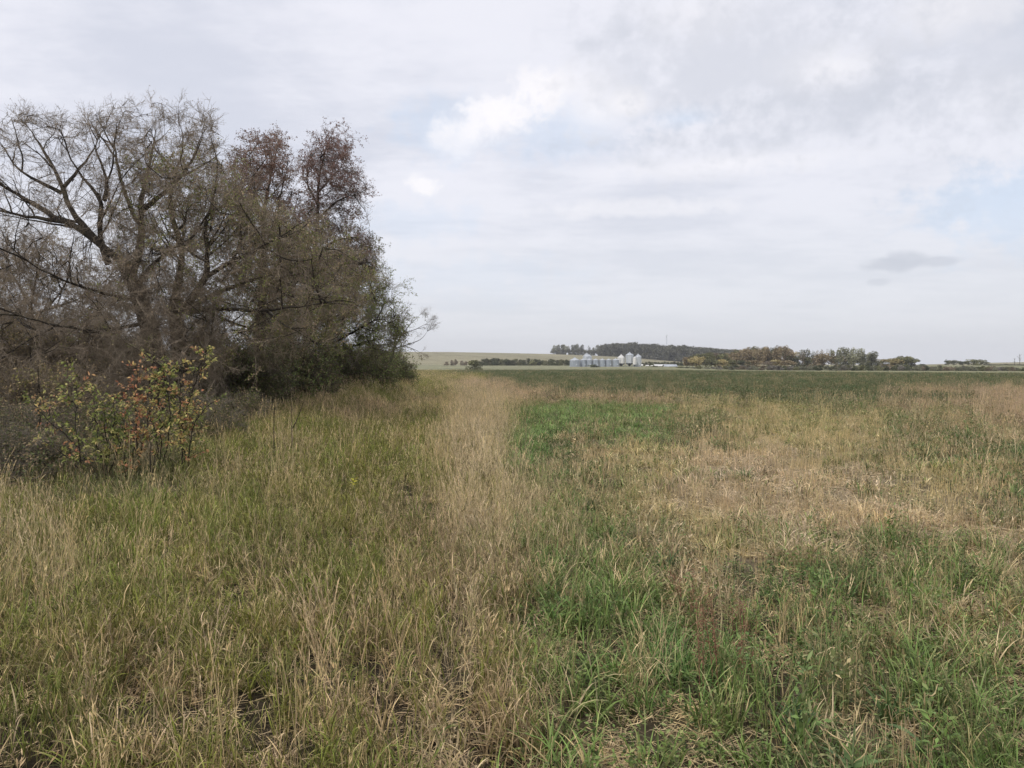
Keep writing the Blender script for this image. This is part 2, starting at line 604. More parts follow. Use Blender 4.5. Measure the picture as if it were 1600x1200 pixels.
def proto_tall(m, n):          # leafy grass: shoots with curling, partly dead leaves
    g = Geo()
    for _ in range(max(4, n // 6)):
        b = disc(.125 * m); az = U(0, 6.283); ln = U(.18, .50)
        t0, bd = U(0, .38), U(.05, .7)
        C = blade_curve(b, az, ln, t0, bd, 5)
        rn = U(0, 1)
        g.strip(C, np.full(5, .0013) * m ** .8, np.array([math.cos(az + 1.2), math.sin(az + 1.2), 0.]), .5, U(.7, 1.1), rn)
        a0 = U(0, 6.283)
        for q in range(6):
            t = .12 + .88 * (q + U(-.3, .3)) / 5.0
            t = min(max(t, .02), 1)
            p = np.array([np.interp(t, np.linspace(0, 1, 5), C[:, i]) for i in range(3)])
            low = t < .45
            dt = U(.3, 1.4) if U(0, 1) < (.62 if low else .42) else U(-.5, .3)
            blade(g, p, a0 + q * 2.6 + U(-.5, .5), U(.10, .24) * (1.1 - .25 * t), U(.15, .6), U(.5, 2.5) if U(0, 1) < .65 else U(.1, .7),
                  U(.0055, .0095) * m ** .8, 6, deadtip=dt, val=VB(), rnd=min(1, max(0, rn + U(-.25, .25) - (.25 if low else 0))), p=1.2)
    for _ in range(max(3, n // 8)):
        blade(g, disc(.12 * m), U(0, 6.283), U(.22, .48), U(0, .25), U(.15, .9), U(.005, .009) * m ** .8, 5, deadtip=U(-.3, .7), val=U(.6, 1.35), dead0=.6)
    return g.mesh('tall_grass_tuft', M_VEG)


def proto_dry(m, n):           # thin flowering stems with narrow plumes
    g = Geo()
    for q in range(n):
        b = disc(.15 * m); az = U(0, 6.283)
        ln = U(.50, .86); t0, bd = U(0, .2), U(.05, .55)
        C = blade_curve(b, az, ln, t0, bd, 6)
        v = U(.7, 1.25); rn = U(0, .6)
        w = .0026 * m ** .85
        sd = np.array([-math.sin(az), math.cos(az), 0]) if q % 2 else np.array([math.cos(az), math.sin(az), 0.])
        g.strip(C, np.full(6, w / 2), sd, 1, v, rn)
        T = C[-1] - C[-2]; T /= np.linalg.norm(T)
        for _ in range(7 if m < 2 else 3):
            t = U(-.02, .13)
            p = C[-1] - T * t
            dd = T + np.array([U(-.35, .35), U(-.35, .35), U(-.1, .3)])
            dd /= np.linalg.norm(dd)
            l2 = U(.02, .045) * m ** .5
            CC = np.stack([p, p + dd * l2 * .5, p + dd * l2])
            g.strip(CC, np.array([.001, .0035, .0005]) * m ** .8, np.cross(dd, [U(-1, 1), U(-1, 1), .1]) / 1.0, 1, v * U(.85, 1.2), rn)
    for _ in range(n):
        b = disc(.15 * m) + np.array([0, 0, U(0, .25)])
        blade(g, b, U(0, 6.283), U(.15, .34), U(.2, .8), U(.8, 2.2), U(.004, .008) * m ** .8, 5, deadtip=1, val=VB(), p=1.3, dead0=1)
    return g.mesh('dry_grass_tuft', M_VEG)


def proto_weed(m, n):          # volunteer cereal: wide, bright, arching leaves
    g = Geo()
    for _ in range(max(3, n // 6)):
        c = disc(.14 * m)
        for _ in range(6):
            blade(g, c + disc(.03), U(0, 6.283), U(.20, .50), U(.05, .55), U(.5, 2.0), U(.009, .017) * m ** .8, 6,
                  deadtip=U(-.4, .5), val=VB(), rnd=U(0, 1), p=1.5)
    return g.mesh('weed_grass_tuft', M_VEG)


def proto_broad(m, n):         # low branching broadleaf weed
    g = Geo()
    for _ in range(max(2, n // 14)):
        c = disc(.12 * m); az = U(0, 6.283); ln = U(.12, .34)
        C = blade_curve(c, az, ln, U(0, .5), U(.1, .8), 5)
        g.tube(C, np.linspace(.0022, .001, 5) * m ** .8, 3, .3, U(.7, 1.1), U(0, 1))
        for q in range(14):
            t = U(.1, 1)
            p = np.array([np.interp(t, np.linspace(0, 1, 5), C[:, i]) for i in range(3)])
            a2 = U(0, 6.283); el = U(-.1, .8)
            d = np.array([math.cos(a2) * math.cos(el), math.sin(a2) * math.cos(el), math.sin(el)])
            g.leaf(p, d, np.array([U(-.4, .4), U(-.4, .4), 1]), U(.025, .055) * m ** .3, U(.006, .013) * m ** .4, U(-.5, .3), min(1.25, VB()), U(.4, 1))
    return g.mesh('broadleaf_weed', M_LEAF)


def proto_stubble(m, n):
    g = Geo()
    for _ in range(n):
        b = disc(.16 * m); ln = U(.12, .34)
        az, t = U(0, 6.283), abs(float(RG.normal(0, .16)))
        d = np.array([math.sin(t) * math.cos(az), math.sin(t) * math.sin(az), math.cos(t)])
        r = U(.0018, .0036) * m ** .85
        g.tube(np.stack([b, b + d * ln]), [r, r * .85], 3, 1, U(.75, 1.3), U(0, .5))
        if U(0, 1) < .5:
            q = b + d * ln * U(.3, .9)
            d2 = d + np.array([U(-.7, .7), U(-.7, .7), 0]); d2 /= np.linalg.norm(d2)
            g.tube(np.stack([q, q + d2 * U(.04, .12)]), [r * .6, r * .4], 3, 1, U(.75, 1.3), U(0, .5))
    return g.mesh('stubble_stalks', M_VEG)


def proto_litter(m, n):
    g = Geo()
    for _ in range(n):
        b = disc(.22 * m); b[2] = U(.0, .06)
        az, el = U(0, 6.283), float(RG.normal(0, .18))
        ln = U(.05, .24)
        d = np.array([math.cos(az) * math.cos(el), math.sin(az) * math.cos(el), math.sin(el)])
        bow = np.array([U(-.02, .02), U(-.02, .02), U(-.01, .02)])
        C = np.stack([b - d * ln / 2, b + bow, b + d * ln / 2])
        C[:, 2] = np.maximum(C[:, 2], .004)
        g.strip(C, np.full(3, U(.0015, .0035) * m ** .8), np.array([-d[1], d[0], U(-.6, .6)]), 1, VB(), U(0, .5))
    return g.mesh('straw_litter_patch', M_VEG)


def proto_crop(m, n):          # knee-high dark green leafy crop regrowth
    g = Geo()
    for _ in range(n // 8):
        c = disc(.16 * m); top = U(.25, .6)
        g.tube(np.stack([c, c + np.array([U(-.06, .06), U(-.06, .06), top])]), [.003 * m ** .8, .002 * m ** .8], 3, .2, U(.7, 1.1), U(0, 1))
        for _ in range(8):
            p = c + np.array([U(-.03, .03), U(-.03, .03), top * U(.25, 1)])
            a2 = U(0, 6.283); el = U(-.2, 1.2)
            d = np.array([math.cos(a2) * math.cos(el), math.sin(a2) * math.cos(el), math.sin(el)])
            g.leaf(p, d, np.array([U(-.4, .4), U(-.4, .4), 1]), U(.045, .10) * m ** .42, U(.009, .018) * m ** .5, U(-.6, .35), U(.55, 1.35), U(.15, 1))
    return g.mesh('crop_plant', M_LEAF)


_protos = {}


def proto_objs(key, fn, lods, nvar=4):
    out = []
    for (m, n) in lods:
        obs = []
        for _ in range(nvar):
            o = bpy.data.objects.new(key, fn(m, n))
            obs.append(o)
        out.append(obs)
    return out


def scatter_group(name, lod_objs):
    ng = bpy.data.node_groups.new(name, 'GeometryNodeTree')
    ng.interface.new_socket('Geometry', in_out='INPUT', socket_type='NodeSocketGeometry')
    ng.interface.new_socket('Geometry', in_out='OUTPUT', socket_type='NodeSocketGeometry')
    gi = ng.nodes.new('NodeGroupInput'); go = ng.nodes.new('NodeGroupOutput')
    J = ng.nodes.new('GeometryNodeJoinGeometry')

    def named(nm, typ):
        a = ng.nodes.new('GeometryNodeInputNamedAttribute')
        a.data_type = typ
        a.inputs['Name'].default_value = nm
        return a.outputs['Attribute']
    rot, scl, idx, lod = named('rot', 'FLOAT_VECTOR'), named('scl', 'FLOAT_VECTOR'), named('idx', 'INT'), named('lod', 'INT')
    for k, obs in enumerate(lod_objs):
        jj = ng.nodes.new('GeometryNodeJoinGeometry')
        for o in obs:
            oi = ng.nodes.new('GeometryNodeObjectInfo')
            oi.inputs['Object'].default_value = o
            gti = ng.nodes.new('GeometryNodeGeometryToInstance')
            ng.links.new(oi.outputs['Geometry'], gti.inputs[0])
            ng.links.new(gti.outputs[0], jj.inputs[0])
        cmp_ = ng.nodes.new('FunctionNodeCompare')
        cmp_.data_type = 'INT'; cmp_.operation = 'EQUAL'
        ints = [s for s in cmp_.inputs if s.type == 'INT']
        ng.links.new(lod, ints[0]); ints[1].default_value = k
        iop = ng.nodes.new('GeometryNodeInstanceOnPoints')
        ng.links.new(gi.outputs[0], iop.inputs['Points'])
        ng.links.new(cmp_.outputs[0], iop.inputs['Selection'])
        ng.links.new(jj.outputs[0], iop.inputs['Instance'])
        iop.inputs['Pick Instance'].default_value = True
        ng.links.new(idx, iop.inputs['Instance Index'])
        e2r = ng.nodes.new('FunctionNodeEulerToRotation')
        ng.links.new(rot, e2r.inputs[0])
        ng.links.new(e2r.outputs[0], iop.inputs['Rotation'])
        ng.links.new(scl, iop.inputs['Scale'])
        ng.links.new(iop.outputs[0], J.inputs[0])
    ng.links.new(J.outputs[0], go.inputs[0])
    return ng


def scatter(name, P, rot, scl, lod, tint, tan, dry, ng, nvar, parent=None):
    n = len(P)
    me = mesh_of(name, P, [])
    attr(me, 'rot', rot, 'FLOAT_VECTOR')
    attr(me, 'scl', scl, 'FLOAT_VECTOR')
    attr(me, 'idx', RG.integers(0, nvar, n), 'INT')
    attr(me, 'lod', lod, 'INT')
    attr(me, 'tint', tint, 'FLOAT_VECTOR')
    attr(me, 'tan', tan, 'FLOAT_VECTOR')
    attr(me, 'dry', dry)
    o = add(name, me, parent)
    md = o.modifiers.new('scatter', 'NODES')
    md.node_group = ng
    tag(o, kind='stuff')
    return o


# ------------------------------------------------------------------ the field's plants
RNGS = [(0.7, 11), (11, 38), (38, 115), (115, 330)]
LODM = [1.0, 1.7, 3.6, 8.0]
LODD = [1.0, .40, .085, .016]
PS = .70               # plant size
SPEC = {  # column in veg(), density per m2, builder, blades per tuft at the four ranges, vertical gain
    'tall_grass': (0, 84, proto_tall, (48, 54, 60, 60), 1.12),
    'dry_grass': (1, 50, proto_dry, (9, 12, 14, 14), 1.18),
    'weed_grass': (2, 46, proto_weed, (30, 36, 48, 48), .9),
    'broadleaf_weeds': (3, 50, proto_broad, (56, 60, 70, 70), 1.0),
    'stubble': (4, 70, proto_stubble, (9, 12, 16, 18), 1.0),
    'straw_litter': (5, 52, proto_litter, (56, 56, 60, 60), 1.0),
    'crop': (6, 60, proto_crop, (48, 56, 80, 96), 1.0),
}


def plant_field():
    for name, (col, dens, fn, counts, hg) in SPEC.items():
        lods = [(LODM[i], counts[i]) for i in range(4)]
        ng = scatter_group(name + '_scatter', proto_objs(name + '_tuft', fn, lods))
        PP, LD = [], []
        for k, (r0, r1) in enumerate(RNGS):
            A = math.radians(60 if k == 0 else 40)
            n = int(dens * LODD[k] * A * (r1 * r1 - r0 * r0))
            r = np.sqrt(RG.uniform(r0 * r0, r1 * r1, n)); t = RG.uniform(-A, A, n)
            x, y = r * np.sin(t), r * np.cos(t)
            if name == 'stubble' and k < 3:      # drilled rows run along the field edge
                gap = (.32, .45, 1.6)[k]
                u = x + .081 * y
                u = np.round(u / gap) * gap + RG.normal(0, gap * .12, n)
                x = u - .081 * y
            v = veg(x, y, True)[:, col]
            clump = fbm(x / .55, y / .55, 100 + col, 3)
            keep = RG.uniform(0, 1, n) < v * np.clip((clump - .26) * 3.0, .25, 1.5) * .74
            keep &= y < crop_edge(x, y) * (1 + .10 * (fbm(x / 22, y / 22, 7, 3) - .5) + RG.normal(0, .035, n))
            PP.append(np.stack([x, y], -1)[keep]); LD.append(np.full(keep.sum(), k))
        XY = np.concatenate(PP); lod = np.concatenate(LD)
        x, y = XY[:, 0], XY[:, 1]
        V = veg(x, y)
        n = len(x)
        big = fbm(x / 1.1, y / 1.1, 61, 4)
        hue = fbm(x / .45, y / .45, 71, 3)
        tint = V[:, 8:11] * (.72 + .6 * big)[:, None] * RG.uniform(.8, 1.22, (n, 1))
        tint[:, 0] *= .75 + .5 * hue
        tan = V[:, 11:14] * RG.uniform(.78, 1.2, (n, 1)) * (.85 + .3 * fbm(x / .8, y / .8, 81, 3))[:, None]
        tan[:, 2] *= RG.uniform(.85, 1.1, n)
        dry = np.clip(V[:, 7] + (fbm(x / .7, y / .9, 91, 4) - .5) * 1.5 + (fbm(x / 4, y / 6, 95, 3) - .5) * .7, .02, 1)
        z = terrain(x, y)
        lean = {'tall_grass': .19, 'dry_grass': .10, 'weed_grass': .14}.get(name, .07)
        rot = np.stack([RG.normal(0, lean, n), RG.normal(0, lean, n) + (.10 if 'grass' in name else 0) * (fbm(x / 3, y / 3, 44, 2) * 2 - .4), RG.uniform(0, 6.283, n)], -1)
        s = RG.uniform(.72, 1.2, n) * (.58 + .84 * fbm(x / .7, y / .7, 51, 3))
        s = s * PS * hg
        scl = np.stack([RG.uniform(.85, 1.15, n) * PS, RG.uniform(.85, 1.15, n) * PS, s], -1)
        o = scatter(name, np.stack([x, y, z - .01], -1), rot, scl, lod, tint, tan, dry, ng, 4)
        o['label'] = {'tall_grass': 'tall olive green grass with tan curled tips covering the left of the field',
                      'dry_grass': 'tan dried grass stems with seed plumes along the field margin',
                      'weed_grass': 'bright green broad grass blades growing through the stubble',
                      'broadleaf_weeds': 'low green broadleaf weeds between the stubble',
                      'stubble': 'cut tan stubble stalks standing in the field',
                      'straw_litter': 'loose tan straw lying on the soil',
                      'crop': 'dark green crop regrowth in the far part of the field'}[name]
        print(name, n)


plant_field()


# ------------------------------------------------------------------ bark and simple materials
def mat_bark(name, c1, c2):
    m, nt, b = principled(name, .9, .15)
    g = N(nt, 'ShaderNodeTexCoord')
    mp = N(nt, 'ShaderNodeMapping'); mp.inputs['Scale'].default_value = (9, 9, 1.6)
    nt.links.new(g.outputs['Object'], mp.inputs[0])
    n1 = N(nt, 'ShaderNodeTexNoise', i_Scale=2.2, i_Detail=8.0, i_Roughness=.68)
    v1 = N(nt, 'ShaderNodeTexVoronoi', i_Scale=3.0); v1.feature = 'DISTANCE_TO_EDGE'
    n2 = N(nt, 'ShaderNodeTexNoise', i_Scale=1.3, i_Detail=4.0)
    nt.links.new(mp.outputs[0], n1.inputs['Vector']); nt.links.new(mp.outputs[0], v1.inputs['Vector'])
    nt.links.new(g.outputs['Object'], n2.inputs['Vector'])
    f = math_node(nt, 'MULTIPLY', remap(nt, n1.outputs[0], .3, .7), remap(nt, v1.outputs[0], 0, .22, .35, 1))
    c = mixc(nt, f, c1, c2)
    c = mixc(nt, remap(nt, n2.outputs[0], .5, .75, 0, .4), c, (.12, .115, .07))
    nt.links.new(c, b.inputs['Base Color'])
    bp = N(nt, 'ShaderNodeBump', i_Strength=.9, i_Distance=.03)
    nt.links.new(f, bp.inputs['Height']); nt.links.new(bp.outputs[0], b.inputs['Normal'])
    return m


M_BARK = mat_bark('rough_grey_bark', (.028, .023, .019), (.12, .10, .08))
M_BARK2 = mat_bark('dark_bark', (.022, .018, .015), (.075, .062, .05))

# ------------------------------------------------------------------ twig and leaf sprays that fill the crowns


def spray(kind, seed):
    """one branching twig about 0.8 m long growing along +Z, with or without leaves"""
    g = Geo()
    P = {'bare': (.0042, 12, 3, 0, 0), 'dead': (.0042, 11, 3, 16, .5), 'leafy': (.0034, 8, 2, 46, .0), 'bushy': (.0034, 7, 2, 80, .0)}[kind]
    r0, nb, nsub, nleaf, _ = P
    L0 = .85
    tips = []

    def tw(p, d, ln, r, k, bend):
        C = [p]; dd = d / np.linalg.norm(d)
        for i in range(k):
            dd = dd + RG.normal(0, bend, 3) + np.array([0, 0, .03]); dd /= np.linalg.norm(dd)
            C.append(C[-1] + dd * ln / k)
        C = np.array(C)
        g.tube(C, np.linspace(r, r * .45, k + 1), 3, 0, U(.75, 1.25), U(0, 1))
        return C
    C = tw(np.zeros(3), np.array([0, 0, 1.]), L0, r0 * 1.5, 5, .16)
    pool = [C]
    for _ in range(nb):
        t = U(.08, .95)
        p = np.array([np.interp(t, np.linspace(0, 1, 6), C[:, i]) for i in range(3)])
        a = U(0, 6.283); el = U(.35, 1.2)
        d = np.array([math.cos(a) * math.sin(el), math.sin(a) * math.sin(el), math.cos(el)])
        C2 = tw(p, d, U(.18, .46) * (1.15 - t * .6), r0, 3, .22)
        pool.append(C2)
        for _ in range(nsub):
            q = C2[int(U(0, 3.99))] * 1.0
            d3 = (C2[-1] - C2[0]); d3 /= np.linalg.norm(d3)
            d3 = d3 + RG.normal(0, .6, 3)
            C3 = tw(q, d3, U(.07, .20), r0 * .72, 2, .25)
            pool.append(C3)
    for _ in range(nleaf):
        Cq = pool[int(U(0, len(pool) - .01))]
        p = Cq[-1] * U(.0, 1) + Cq[0] * 0 if False else Cq[int(U(1, len(Cq) - .01))]
        d = RG.normal(0, 1, 3) + np.array([0, 0, -.25])
        if kind == 'dead':
            g.leaf(p, d, RG.normal(0, 1, 3), U(.025, .045), U(.008, .013), 1, U(.6, 1.4), U(0, 1), fold=.8)
        else:
            g.leaf(p, d, RG.normal(0, 1, 3) + np.array([0, 0, 1.]), U(.04, .075), U(.012, .022), 0 if U(0, 1) < .85 else .6, U(.6, 1.4), U(0, 1), fold=.5)
    return g.mesh('twig_spray', None)


def mat_crown(name, leafc, deadc, twigc):
    """leaves take the instance tint; twigs (tubes) the wood colour: told apart by the mesh part they belong to"""
    return None


def spray_objs(kind, n=5):
    out = []
    for i in range(n):
        me = spray(kind, i)
        # tubes first, leaves after: two material slots chosen by face index
        me.materials.append(M_TWIGW); me.materials.append(M_LEAFC)
        nv = np.zeros(len(me.polygons), dtype=np.int32)
        me.polygons.foreach_get('vertices', np.zeros(sum(len(p.vertices) for p in me.polygons), dtype=np.int32)) if False else None
        o = bpy.data.objects.new('spray', me)
        out.append(o)
    return out


def mat_two(name, wood):
    m, nt, b = principled(name, .85, .12)
    val = N(nt, 'ShaderNodeAttribute', attribute_name='val')
    w = N(nt, 'ShaderNodeAttribute', attribute_name='wood', attribute_type='INSTANCER')
    sc = vmath(nt, 'SCALE', w.outputs['Color'])
    nt.links.new(val.outputs['Fac'], sc.inputs['Scale'])
    nt.links.new(sc.outputs[0], b.inputs['Base Color'])
    return m


M_TWIGW = mat_two('twig_wood', None)
M_LEAFC = mat_veg('crown_leaves', .35, .5, .3)


# patch Geo so a mesh knows which faces are leaves
_old_leaf = Geo.leaf


def _leaf(s, *a, **k):
    _old_leaf(s, *a, **k)
    s.leaf_from = getattr(s, 'leaf_from', [])
    s.leaf_from.append(len(s.F) - 1)


Geo.leaf = _leaf


def spray_set(kind, n=5):
    out = []
    for i in range(n):
        g_holder = {}
        orig = Geo.mesh

        def mesh2(s, name, mat, smooth=False):
            me = orig(s, name, None, smooth)
            me.materials.append(M_TWIGW); me.materials.append(M_LEAFC)
            lf = set(getattr(s, 'leaf_from', []))
            mi = np.concatenate([np.full(len(f), 1 if q in lf else 0, dtype=np.int32) for q, f in enumerate(s.F)])
            me.polygons.foreach_set('material_index', mi)
            return me
        Geo.mesh = mesh2
        me = spray(kind, i)
        Geo.mesh = orig
        out.append(bpy.data.objects.new('spray_' + kind, me))
    return out


KINDS = ['bare', 'dead', 'leafy', 'bushy']
SPRAY_NG = scatter_group('crown_scatter', [spray_set(k) for k in KINDS])


def crown(parent, pts, dirs, kinds, size, tint, tan, wood, dry=.3, name='crown'):
    """twig sprays standing at pts (local to the parent's base) pointing along dirs"""
    pts = np.asarray(pts); dirs = np.asarray(dirs)
    n = len(pts)
    rot = np.zeros((n, 3))
    sp = RG.uniform(0, 6.283, n)
    for i in range(n):
        q = Vector(dirs[i]).to_track_quat('Z', 'Y') @ Quaternion((0, 0, 1), sp[i])
        rot[i] = q.to_euler('XYZ')
    s = RG.uniform(.7, 1.25, n) * size
    tint = np.asarray(tint) * np.ones((n, 3)) * RG.uniform(.72, 1.3, (n, 1))
    tan = np.asarray(tan) * np.ones((n, 3)) * RG.uniform(.75, 1.25, (n, 1))
    wood = np.asarray(wood) * np.ones((n, 3)) * RG.uniform(.7, 1.35, (n, 1))
    base = np.array(parent.location) if parent is not None else np.zeros(3)
    o = scatter(name, pts - base, rot, np.repeat(s[:, None], 3, 1), kinds, tint, tan, np.clip(np.ones(n) * dry + RG.normal(0, .15, n), 0, 1), SPRAY_NG, 5, parent)
    attr(o.data, 'wood', wood, 'FLOAT_VECTOR')
    return o


def poly_resample(P, R, step):
    P = np.asarray(P, float); R = np.asarray(R, float)
    d = np.concatenate([[0], np.cumsum(np.linalg.norm(np.diff(P, axis=0), axis=1))])
    n = max(3, int(d[-1] / step) + 1)
    t = np.linspace(0, d[-1], n)
    # smooth through the points (Catmull-like by repeated averaging of a fine polyline)
    Q = np.stack([np.interp(t, d, P[:, i]) for i in range(3)], -1)
    for _ in range(2):
        Q[1:-1] = .25 * Q[:-2] + .5 * Q[1:-1] + .25 * Q[2:]
    return Q, np.interp(t, d, R), d[-1]


def limb_from_px(pts, D, r0, r1, wob=.0):
    """pts: (px, py[, dy]) with dy the depth offset from D in metres"""
    P = np.array([at(p[0], p[1], D + (p[2] if len(p) > 2 else 0)) for p in pts])
    R = np.linspace(r0, r1, len(P))
    Q, R, ln = poly_resample(P, R, .28)
    Q += RG.normal(0, .018 + wob, Q.shape) * np.linspace(.3, 1, len(Q))[:, None]
    R = R * RG.uniform(.92, 1.1, len(R))
    return Q, R, ln


def grow(Q, ln, r, per_m, l0, l1, spread, up, lvl, out, t0=.15, flat=1.0, clip=None, droop=0.):
    """side branches off polyline Q; out collects (points, radii) and spray seats"""
    n = max(1, int(per_m * ln))
    for _ in range(n):
        t = t0 + (1 - t0) * U(0, 1) ** .8
        f = t * (len(Q) - 1); i = min(int(f), len(Q) - 2); p = Q[i] + (Q[i + 1] - Q[i]) * (f - i)
        T = Q[i + 1] - Q[i]; T = T / (np.linalg.norm(T) + 1e-9)
        rv = RG.normal(0, 1, 3); rv -= T * rv.dot(T); rv /= np.linalg.norm(rv) + 1e-9
        d = T * U(.35, .9) + rv * spread + np.array([0, 0, up])
        d /= np.linalg.norm(d)
        L_ = U(l0, l1) * (1.15 - .55 * t)
        k = 9 if lvl == 1 else 5
        C = [p]
        for _ in range(k):
            d = d + RG.normal(0, .10, 3) + np.array([0, 0, .05 - droop]); d /= np.linalg.norm(d)
            C.append(C[-1] + d * L_ / k)
        C = np.array(C)
        if clip is not None and not clip(C[-1]):
            continue
        rr = min(r * .5, .012 + .013 * L_) if lvl == 1 else .008
        out['b'].append((C, np.linspace(rr, rr * .35, len(C))))
        if lvl == 1:
            grow(C, L_, rr, out['pm2'], out['l2'][0], out['l2'][1], spread, up * .6, 2, out, .12, clip=clip, droop=droop)
            for q in range(int(out['s1'] * L_ + U(0, 1))):
                j = int(U(3, k + .99)); out['s'].append((C[j], C[j] - C[j - 1] + RG.normal(0, .06, 3)))
        else:
            for q in range(int(out['s2'] * L_ + U(0, 1)) + 1):
                j = int(U(1, k + .99)); dd = (C[j] - C[j - 1]); dd /= np.linalg.norm(dd) + 1e-9
                out['s'].append((C[j], dd + RG.normal(0, .45, 3)))


def wood_mesh(name, items, mat, sides=8):
    g = Geo()
    for C, R in items:
        g.tube(C, R, sides)
    return mesh_of(name, np.concatenate(g.V), [np.concatenate(g.F)], mat, smooth=True)


def in_poly(px, py, poly):
    poly = np.array(poly, float)
    x1, y1 = poly[:, 0], poly[:, 1]; x2, y2 = np.roll(x1, -1), np.roll(y1, -1)
    c = ((y1[None] > py[:, None]) != (y2[None] > py[:, None])) & (px[:, None] < (x2 - x1)[None] * (py[:, None] - y1[None]) / (y2 - y1 + 1e-9)[None] + x1[None])
    return c.sum(1) % 2 == 1


def fill(out, polys, D, dd, n, dens=None, seats=3, step=1.5):
    """branchlets that reach from the nearest wood to points spread through the crown's volume"""
    poly = np.array(polys, float)
    m = n * 4
    px = RG.uniform(poly[:, 0].min(), poly[:, 0].max(), m); py = RG.uniform(poly[:, 1].min(), poly[:, 1].max(), m)
    k = in_poly(px, py, poly)
    if dens is not None:
        k &= RG.uniform(0, 1, m) < dens(px, py)
    px, py = px[k][:n], py[k][:n]
    Dd = D + RG.normal(0, dd * .55, len(px)).clip(-dd, dd)
    T = np.array([at(a, b, c) for a, b, c in zip(px, py, Dd)])
    nodes = np.concatenate([C[1:] for C, R in out['w']] + [C[1:] for C, R in out['b']])
    tang = np.concatenate([np.diff(C, axis=0) for C, R in out['w']] + [np.diff(C, axis=0) for C, R in out['b']])
    left = np.arange(len(T))
    for rnd_ in range(7):
        if not len(left):
            break
        best = np.empty(len(left)); bi = np.empty(len(left), int)
        for c0 in range(0, len(left), 400):
            d = np.linalg.norm(T[left[c0:c0 + 400], None] - nodes[None], axis=2)
            bi[c0:c0 + 400] = d.argmin(1); best[c0:c0 + 400] = d.min(1)
        lim = step if rnd_ < 6 else 3.0
        go = best < lim
        nn, nt_ = [], []
        for i, j, dist in zip(left[go], bi[go], best[go]):
            p, q = nodes[j], T[i]
            tg = tang[j] / (np.linalg.norm(tang[j]) + 1e-9)
            mid = p + tg * dist * .45 + RG.normal(0, .05 * dist + .01, 3)
            m2 = p * .3 + q * .7 + RG.normal(0, .07 * dist + .01, 3) + np.array([0, 0, .04])
            C = np.array([p, p * .45 + mid * .55, mid * .5 + m2 * .5, m2, q])
            r = .006 + .009 * dist
            out['b'].append((C, np.linspace(r, .004, 5)))
            nn.append(C[2:]); nt_.append(np.diff(C, axis=0)[1:])
            for _ in range(seats):
                jx = int(U(2, 4.99)); d0 = C[jx] - C[jx - 1]; d0 /= np.linalg.norm(d0) + 1e-9
                out['s'].append((C[jx], d0 + RG.normal(0, .5, 3)))
        if nn:
            nodes = np.concatenate([nodes] + nn); tang = np.concatenate([tang] + nt_)
        left = left[~go]


def build_tree(name, label, cat, group, D, trunks, limbs, prm, mat):
    """trunks/limbs: (pixel points, r0, r1) ; prm: crown settings"""
    bx = at(trunks[0][0][0][0], 600, D)[0]
    base = np.array([bx, D, float(terrain(bx, D))])
    root = empty(name, tuple(base), label, cat, group)
    out = {'b': [], 's': [], 'w': [], 'pm2': prm.get('pm2', 2.2), 'l2': prm.get('l2', (.5, 1.1)), 's1': prm.get('s1', .8), 's2': prm.get('s2', 2.6)}
    for nm, lst, sd in (('trunk', trunks, 12), ('limb', limbs, 8)):
        for (pts, r0, r1) in lst:
            Q, R, ln = limb_from_px(pts, D, r0 * (.8 if nm == 'limb' else .95), r1 * (.35 if nm == 'limb' else .9))
            if nm == 'trunk':
                Q[0][2] = min(Q[0][2], base[2] - .15)
                R[0] *= 1.25
            add(nm, wood_mesh(nm, [(Q - base, R)], mat, sd), root)
            out['w'].append((Q, R))
            grow(Q, ln, r0, prm['pm1'] * (prm.get('tr', .25) if nm == 'trunk' else 1), *prm['l1'], prm.get('spread', .8), prm.get('up', .25), 1, out,
                 t0=.45 if nm == 'trunk' else .18, clip=prm.get('clip'), droop=prm.get('droop', 0))
            if nm == 'limb':
                for _ in range(5):
                    out['s'].append((Q[-1], Q[-1] - Q[-2] + RG.normal(0, .12, 3)))
    for f in prm.get('fills', ()):
        fill(out, *f)
    if prm.get('sil'):
        E = np.array([C[-1] for C, R in out['b']]); px, py = topix(E)
        E2 = np.array([C[len(C) // 2] for C, R in out['b']]); qx, qy = topix(E2)
        ok = in_poly(px, py - 8, prm['sil']) & in_poly(qx, qy - 8, prm['sil'])
        out['b'] = [b_ for b_, k_ in zip(out['b'], ok) if k_]
    add('branches', wood_mesh('branches', [(C - base, R) for C, R in out['b']], mat, 4), root)['kind'] = 'stuff'
    S = out['s']
    pts = np.array([s[0] for s in S]); dirs = np.array([s[1] for s in S])
    if prm.get('sil'):
        du = dirs / (np.linalg.norm(dirs, axis=1, keepdims=True) + 1e-9)
        tip = pts + du * .75 * prm.get('size', 1.0)
        px, py = topix(tip)
        ok = in_poly(px + RG.normal(0, 9, len(px)), py + RG.normal(0, 7, len(px)), prm['sil'])
        pts, dirs = pts[ok], dirs[ok]
    kinds = prm['kinds'](pts)
    tint = prm['tint'](pts) if callable(prm['tint']) else prm['tint']
    crown(root, pts, dirs, kinds, prm.get('size', 1.0), tint, prm.get('tan', (.30, .19, .12)), prm.get('wood', (.16, .135, .115)), prm.get('dry', .3))
    print(name, len(out['b']), len(S))
    return root


def pick(ws):
    ws = np.array(ws, float); ws /= ws.sum()
    return lambda pts: RG.choice(4, len(pts), p=ws)


def topix(p):
    """photograph pixel of world points, only used to measure which part of a crown carries which leaves"""
    return 800 + F * p[:, 0] / p[:, 1], 572 - F * (p[:, 2] - CAM_Z) / p[:, 1]


